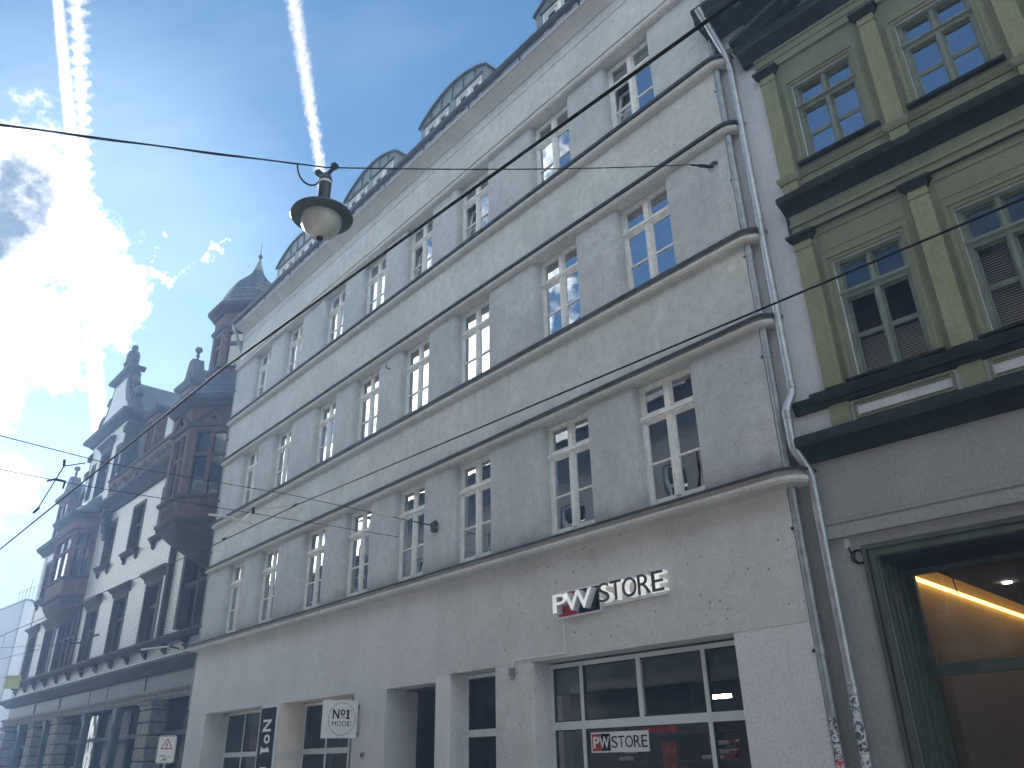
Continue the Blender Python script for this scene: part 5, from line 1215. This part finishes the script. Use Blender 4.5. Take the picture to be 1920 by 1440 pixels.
# cross spans
S1 = Vector((-11.97, 0, 5.61))
sp1, o1 = wire('cross_span_wire', 'cross span wire anchored between first-floor windows of the grey building', [S1 + Vector((0, -.08, 0)), Vector((-12.15, -2.9, 5.72)), Vector((-12.3, -5.8, 5.70)), Vector((-11.5, -7.28, 5.52)), Vector((-10.6, -11.15, 5.6))], .006)
def addp(t, o, mb, name, m): 
    mb.v = [tuple(Vector(v) - o) for v in mb.v]; return mb.build(name, m, t)
an = MB()
for k in range(7): an.add([tuple(Vector((S1.x, -.03, S1.z)) + Vector((random.uniform(-.09, .09), random.uniform(-.08, .02), random.uniform(-.12, .10))) + Vector(c) * .035) for c in ((1, 0, 0), (-1, 0, 0), (0, 1, 0), (0, -1, 0), (0, 0, 1), (0, 0, -1))], [(0, 2, 4), (2, 1, 4), (1, 3, 4), (3, 0, 4), (2, 0, 5), (1, 2, 5), (3, 1, 5), (0, 3, 5)])
addp(sp1, o1, an, 'wall_anchor', 'flash')
addp(sp1, o1, MB().tube([S1 + Vector((0, -.08, 0)), S1 + Vector((-.02, -.5, .015))], .014, 6), 'turnbuckle', 'wire')
addp(sp1, o1, MB().tube([S1 + Vector((-.05, -.95, .03)), S1 + Vector((-.07, -1.35, .05))], .022, 8), 'insulator', 'paint')
# registration arm to the second contact wire
B0 = at_z(475, 957, 5.72); B1 = at_z(472, 983, 5.52); B2 = at_z(392, 965, 5.78); B3 = at_z(420, 1010, 5.52); B4 = at_z(555, 946, 5.55)
addp(sp1, o1, MB().tube([B2, B2.lerp(B1, .35) + Vector((0, 0, .03)), B2.lerp(B1, .75) + Vector((0, 0, .02)), B1], [.020, .022, .022, .012], 8), 'registration_arm', 'paint')
addp(sp1, o1, MB().tube([B0, B3], .011, 6), 'bridle_rod', 'paint'); addp(sp1, o1, MB().tube([B0, B0.lerp(B4, .6), B4], .011, 6), 'bridle_rod', 'paint')
for q0, q1, r_ in ((B0 + Vector((0, 0, .05)), B0 - Vector((0, 0, .06)), .03), (B3 - Vector((.06, 0, 0)), B3 + Vector((.06, 0, 0)), .02), (B4 - Vector((.12, .0, -.01)), B4 + Vector((.05, 0, 0)), .018)): addp(sp1, o1, MB().tube([q0, q1], r_, 7), 'wire_clamp', 'wire')
# fittings on the first contact wire
C1 = at_z(121, 862, 5.74); C2 = at_z(120, 874, 5.66); C3 = at_z(70, 955, 5.52); C4 = at_z(160, 868, 5.6); C5 = at_z(88, 902, 5.7); C6 = at_z(150, 892, 5.52)
addp(sp1, o1, MB().tube([C1, C2], .018, 7), 'wire_clamp', 'wire'); addp(sp1, o1, MB().tube([C2, C3], .009, 6), 'bridle_rod', 'wire'); addp(sp1, o1, MB().tube([C2, C4], .008, 6), 'bridle_rod', 'wire')
addp(sp1, o1, MB().tube([C3 - Vector((.12, .02, .03)), C3 + Vector((.1, 0, 0))], .022, 6), 'wire_clamp', 'wire')
s2a, s2b = at_z(0, 880, 5.75), at_z(140, 908, 5.7)
d2_ = (s2b - s2a)
ext = s2a + d2_ * ((-.06 - s2a.y) / d2_.y)
sp2, o2 = wire('cross_span_wire', 'lower cross span wire running to the wall of the grey building beyond the first', [Vector((ext.x, -.02, 5.66)), s2b, s2a - d2_ * 1.2], .006)
addp(sp2, o2, MB().tube([at_z(88, 902, 5.72), at_z(105, 898, 5.74), at_z(122, 903, 5.72), at_z(118, 916, 5.62)], [.014, .018, .022, .014], 7), 'section_insulator', 'wire')
# far spans in front of the sandstone building
for i, (uA, vA, uB, vB, zz, lab) in enumerate(((0, 1236, 185, 1190, 5.6, 'thin cross span ending on the white brick between first-floor windows'), (0, 1270, 170, 1268, 5.5, 'lowest thin cross span ending below the white brick ledge'), (0, 1215, 150, 1205, 6.0, 'thin cross span between the upper two far spans'))):
    a = at_z(uA, vA, zz); b = at_z(uB, vB, zz)
    e_ = b; tt, oo = wire('cross_span_wire', lab, [a + (a - b) * .3, a, b], .008)
    addp(tt, oo, MB().tube([b, b + (a - b).normalized() * .5], .035, 7), 'strain_insulator', 'wire')
tt = thing('registration_arm', 'pale steady arm hanging in front of the sandstone ledge', 'arm', tuple(at_z(320, 1212, 5.2))); oo = Vector(tt.location)
zA = 5.2
p0, p1, p2, p3 = at_z(265, 1218, zA), at_z(318, 1212, zA), at_z(335, 1216, zA), at_t(374, 1180, 22.5)
addp(tt, oo, MB().tube([p0, p1], .035, 8), 'arm', 'paint'); addp(tt, oo, MB().tube([p1, p2], .03, 6), 'clamp', 'wire'); addp(tt, oo, MB().tube([p1, p3], .012, 6), 'stay_wire', 'wire')

# ------------------------------------------------------------------ inside the shops
def lamp_disc(x_, y_, z_, lab):
    t = thing('ceiling_lamp', lab, 'lamp', (x_, y_, z_))
    MB().lathe([(.07, 0), (.075, .01), (.075, .05), (.05, .06)], (0, 0, 0), 14).build('housing', 'flash', t)
    MB().lathe([(.055, -.004), (.055, 0)], (0, 0, 0), 14).build('light_disc', 'spot', t)
lamp_disc(-9.4, 1.5, 2.60, 'round lit ceiling lamp behind the left upper pane of the store')
lamp_disc(-8.02, 1.5, 2.60, 'round lit ceiling lamp behind the right upper pane of the store')
tl = thing('tube_lamp', 'short lit tube lamp behind the narrow right pane of the store', 'lamp', (-7.9, 2.6, 2.40)); MB().box(-.2, .2, -.03, .03, 0, .05).build('light_tube', 'spot', tl); MB().box(-.2, .2, -.03, .03, .05, .08).build('housing', 'flash', tl)
MBl = thing('ceiling_lamp', 'dim lit ceiling lamp behind the left shop window', 'lamp', (-21.6, 1.5, 2.5)); MB().lathe([(.06, 0), (.06, .02)], (0, 0, 0), 12).build('light_disc', 'spot', MBl)
wl = thing('wall_lamp', 'warm lamp bar inside the second left shop window', 'lamp', (-16.8, 3.6, 2.35)); MB().box(-.9, .9, 0, .05, 0, .06).build('light_tube', 'tube', wl)
def stick(x_, y_, z_, ln, lab, tip):
    t = thing('display_stick', lab, 'display item', (x_, y_, z_), R(-18), 'long sticks racked in the store window')
    MB().tube([(0, 0, 0), (ln * .35, 0, .004), (ln * .68, 0, .0)], [.024, .028, .022], 8).build('shaft', 'signw', t)
    MB().tube([(ln * .68, 0, 0), (ln * .85, 0, -.006), (ln, 0, .012)], [.034, .03, .02], 8).build('grip', 'signr' if tip else 'flash', t)
    for q in (.1, .42, .6): MB().tube([(ln * q, 0, -.03), (ln * q, 0, .03)], .012, 5).build('ring', 'flash', t)
stick(-6.95, .95, 1.74, .62, 'top white stick with red grip at the right edge of the store window', True)
stick(-6.95, .95, 1.635, .60, 'thin middle white stick with red grip at the right edge of the store window', True)
stick(-7.10, .95, 1.575, .72, 'lowest white stick with red grip crossing the right mullion of the store', True)
stick(-8.50, 1.0, 1.66, .55, 'pale stick before the orange poster, upper of two', False)
stick(-8.62, 1.0, 1.575, .62, 'pale stick before the orange poster, lower of two', False)
po = thing('poster', 'orange red poster standing inside the store window', 'poster', (-7.95, 1.15, 1.38), R(-10)); MB().box(0, .30, 0, .01, 0, .40).build('print', 'redpost', po); MB().box(0, .30, -.002, -.0005, .30, .36).build('print_band', 'signw', po) if False else None
sh = thing('display_shelf', 'dark shelf rack standing inside the store', 'shelf', (-7.6, 1.9, 0))
for z_ in (.5, 1.0, 1.5, 1.9): MB().box(-1.6, 1.4, 0, .35, z_, z_ + .03).build('shelf_board', 'brownw', sh)
for x_ in (-1.6, -.1, 1.37): MB().box(x_, x_ + .03, 0, .35, 0, 2.1).build('upright', 'brownw', sh)
for i, (x_, z_, w_, h_, m) in enumerate(((-8.95, 1.93, .5, .22, 'signr'), (-8.3, 1.93, .4, .18, 'flash'), (-7.7, 1.93, .6, .12, 'flash'), (-6.9, 1.93, .35, .2, 'signr'), (-8.7, 1.03, .4, .25, 'signw'))):
    lab = ('red carton at the left end of the top shelf in the store', 'dark carton left of centre on the top shelf in the store', 'flat dark case on the middle of the top shelf in the store', 'red carton at the right end of the top shelf in the store', 'white carton on the lower shelf in the store')[i]
    t = thing('carton', lab, 'carton', (x_, 1.95, z_), 0, 'cartons on the store shelf'); MB().box(0, w_, 0, .28, 0, h_).build('box', m, t); MB().box(-.004, w_ + .004, -.004, .284, h_ * .8, h_ + .004).build('lid', m, t)

# two customers behind the second left shop window
def person(x_, y_, hgt, label, hair, cloth, rz):
    t = thing('person', label, 'person', (x_, y_, .02), rz)
    s = hgt / 1.75
    V = [(0, 0, .95), (0, 0, 1.15), (0, .01, 1.38), (0, .0, 1.50), (0, -.01, 1.58), (0, -.01, 1.66),
         (.17, 0, 1.40), (.23, 0, 1.14), (.22, -.06, .90), (.22, -.09, .80), (-.17, 0, 1.40), (-.23, 0, 1.14), (-.22, -.06, .90), (-.22, -.09, .80),
         (.10, 0, .90), (.11, -.01, .50), (.11, .02, .09), (.11, -.14, .04), (-.10, 0, .90), (-.11, -.01, .50), (-.11, .02, .09), (-.11, -.14, .04)]
    Eg = [(0, 1), (1, 2), (2, 3), (3, 4), (4, 5), (2, 6), (6, 7), (7, 8), (8, 9), (2, 10), (10, 11), (11, 12), (12, 13), (0, 14), (14, 15), (15, 16), (16, 17), (0, 18), (18, 19), (19, 20), (20, 21)]
    rad = [.15, .13, .15, .055, .085, .08, .065, .05, .038, .035, .065, .05, .038, .035, .10, .07, .05, .035, .10, .07, .05, .035]
    me = bpy.data.meshes.new('body'); me.from_pydata([tuple(c * s for c in v) for v in V], Eg, [])
    o = place('body', me, t); me.materials.append(M[cloth])
    o.modifiers.new('skin', 'SKIN').use_smooth_shade = True
    for i, r_ in enumerate(rad): me.skin_vertices[0].data[i].radius = (r_ * s, r_ * s)
    me.skin_vertices[0].data[0].use_root = True
    o.modifiers.new('sub', 'SUBSURF').levels = 2; o.modifiers['sub'].render_levels = 2
    hd = MB(); n = 16; prof = [(.012, -.125), (.05, -.12), (.068, -.08), (.076, -.03), (.08, .03), (.078, .07), (.06, .105), (.03, .12), (.004, .124)]
    hd.lathe(prof, (0, 0, 0), n); hd.v = [(v[0], v[1] * 1.18, v[2]) for v in hd.v]
    hd.add([(-.012, -.09, .01), (.012, -.09, .01), (.016, -.112, -.035), (-.016, -.112, -.035), (0, -.085, -.045)], [(0, 1, 2, 3), (3, 2, 4)])
    for f in (-1, 1): hd.add([(f * .078, -.01, .025), (f * .092, .015, .03), (f * .09, .018, -.02), (f * .079, .0, -.03)], [(0, 1, 2, 3)])
    h = hd.build('head', 'skin', t, (0, -.015 * s, 1.625 * s))
    for f in (-1, 1): MB().lathe([(.002, -.008), (.011, 0), (.002, .008)], (f * .03, -.088, .012), 8).build('eye', 'signb', h)
    MB().box(-.022, .022, -.093, -.086, -.068, -.06).build('mouth', 'redd', h)
    hr = MB().lathe([(.075, -.06), (.088, -.02), (.09, .04), (.084, .085), (.062, .12), (.03, .136), (.004, .14)], (0, .018, 0), 16); hr.v = [(v[0], v[1] * 1.14, v[2]) for v in hr.v]
    hr.build('hair', hair, h)
    for f in (-1, 1):
        for k in range(4):
            a = MB().tube([(f * .22 * s + (k - 1.5) * .016, -.085 * s, .80 * s), (f * .22 * s + (k - 1.5) * .018, -.10 * s, .75 * s), (f * .22 * s + (k - 1.5) * .016, -.09 * s, (.71 - .008 * abs(k - 1.5)) * s)], [.009, .0085, .007], 6); a.build('finger', 'skin', t)
        MB().tube([(f * .19 * s, -.09 * s, .81 * s), (f * .175 * s, -.115 * s, .77 * s)], [.010, .008], 6).build('thumb', 'skin', t)
person(-17.15, 1.35, 1.71, 'person with blond hair behind the left light box window', 'hair1', 'cloth1', R(20))
person(-16.35, 1.55, 1.74, 'person with brown hair beside the blond person in the shop window', 'hair2', 'cloth2', R(-30))

# ------------------------------------------------------------------ thin street haze added for the veil of sun glare
hz = MB().box(-161, 91, -81, 81, -1.5, 26.0)
def haze_b(T, out):
    v = T.new('ShaderNodeVolumePrincipled'); v.inputs['Color'].default_value = (.34, .58, 1.0, 1); v.inputs['Density'].default_value = 0.0016; v.inputs['Anisotropy'].default_value = 0.35
    T.l.new(v.outputs[0], out.inputs['Volume'])
M['haze'] = mat('glare_haze', haze_b)
ho = hz.build('haze', 'haze', smooth=0); ho['kind'] = 'stuff'; ho['label'] = 'thin street haze added for the blue veil of sun glare'; ho['category'] = 'haze'
SC.cycles.volume_bounces = 0
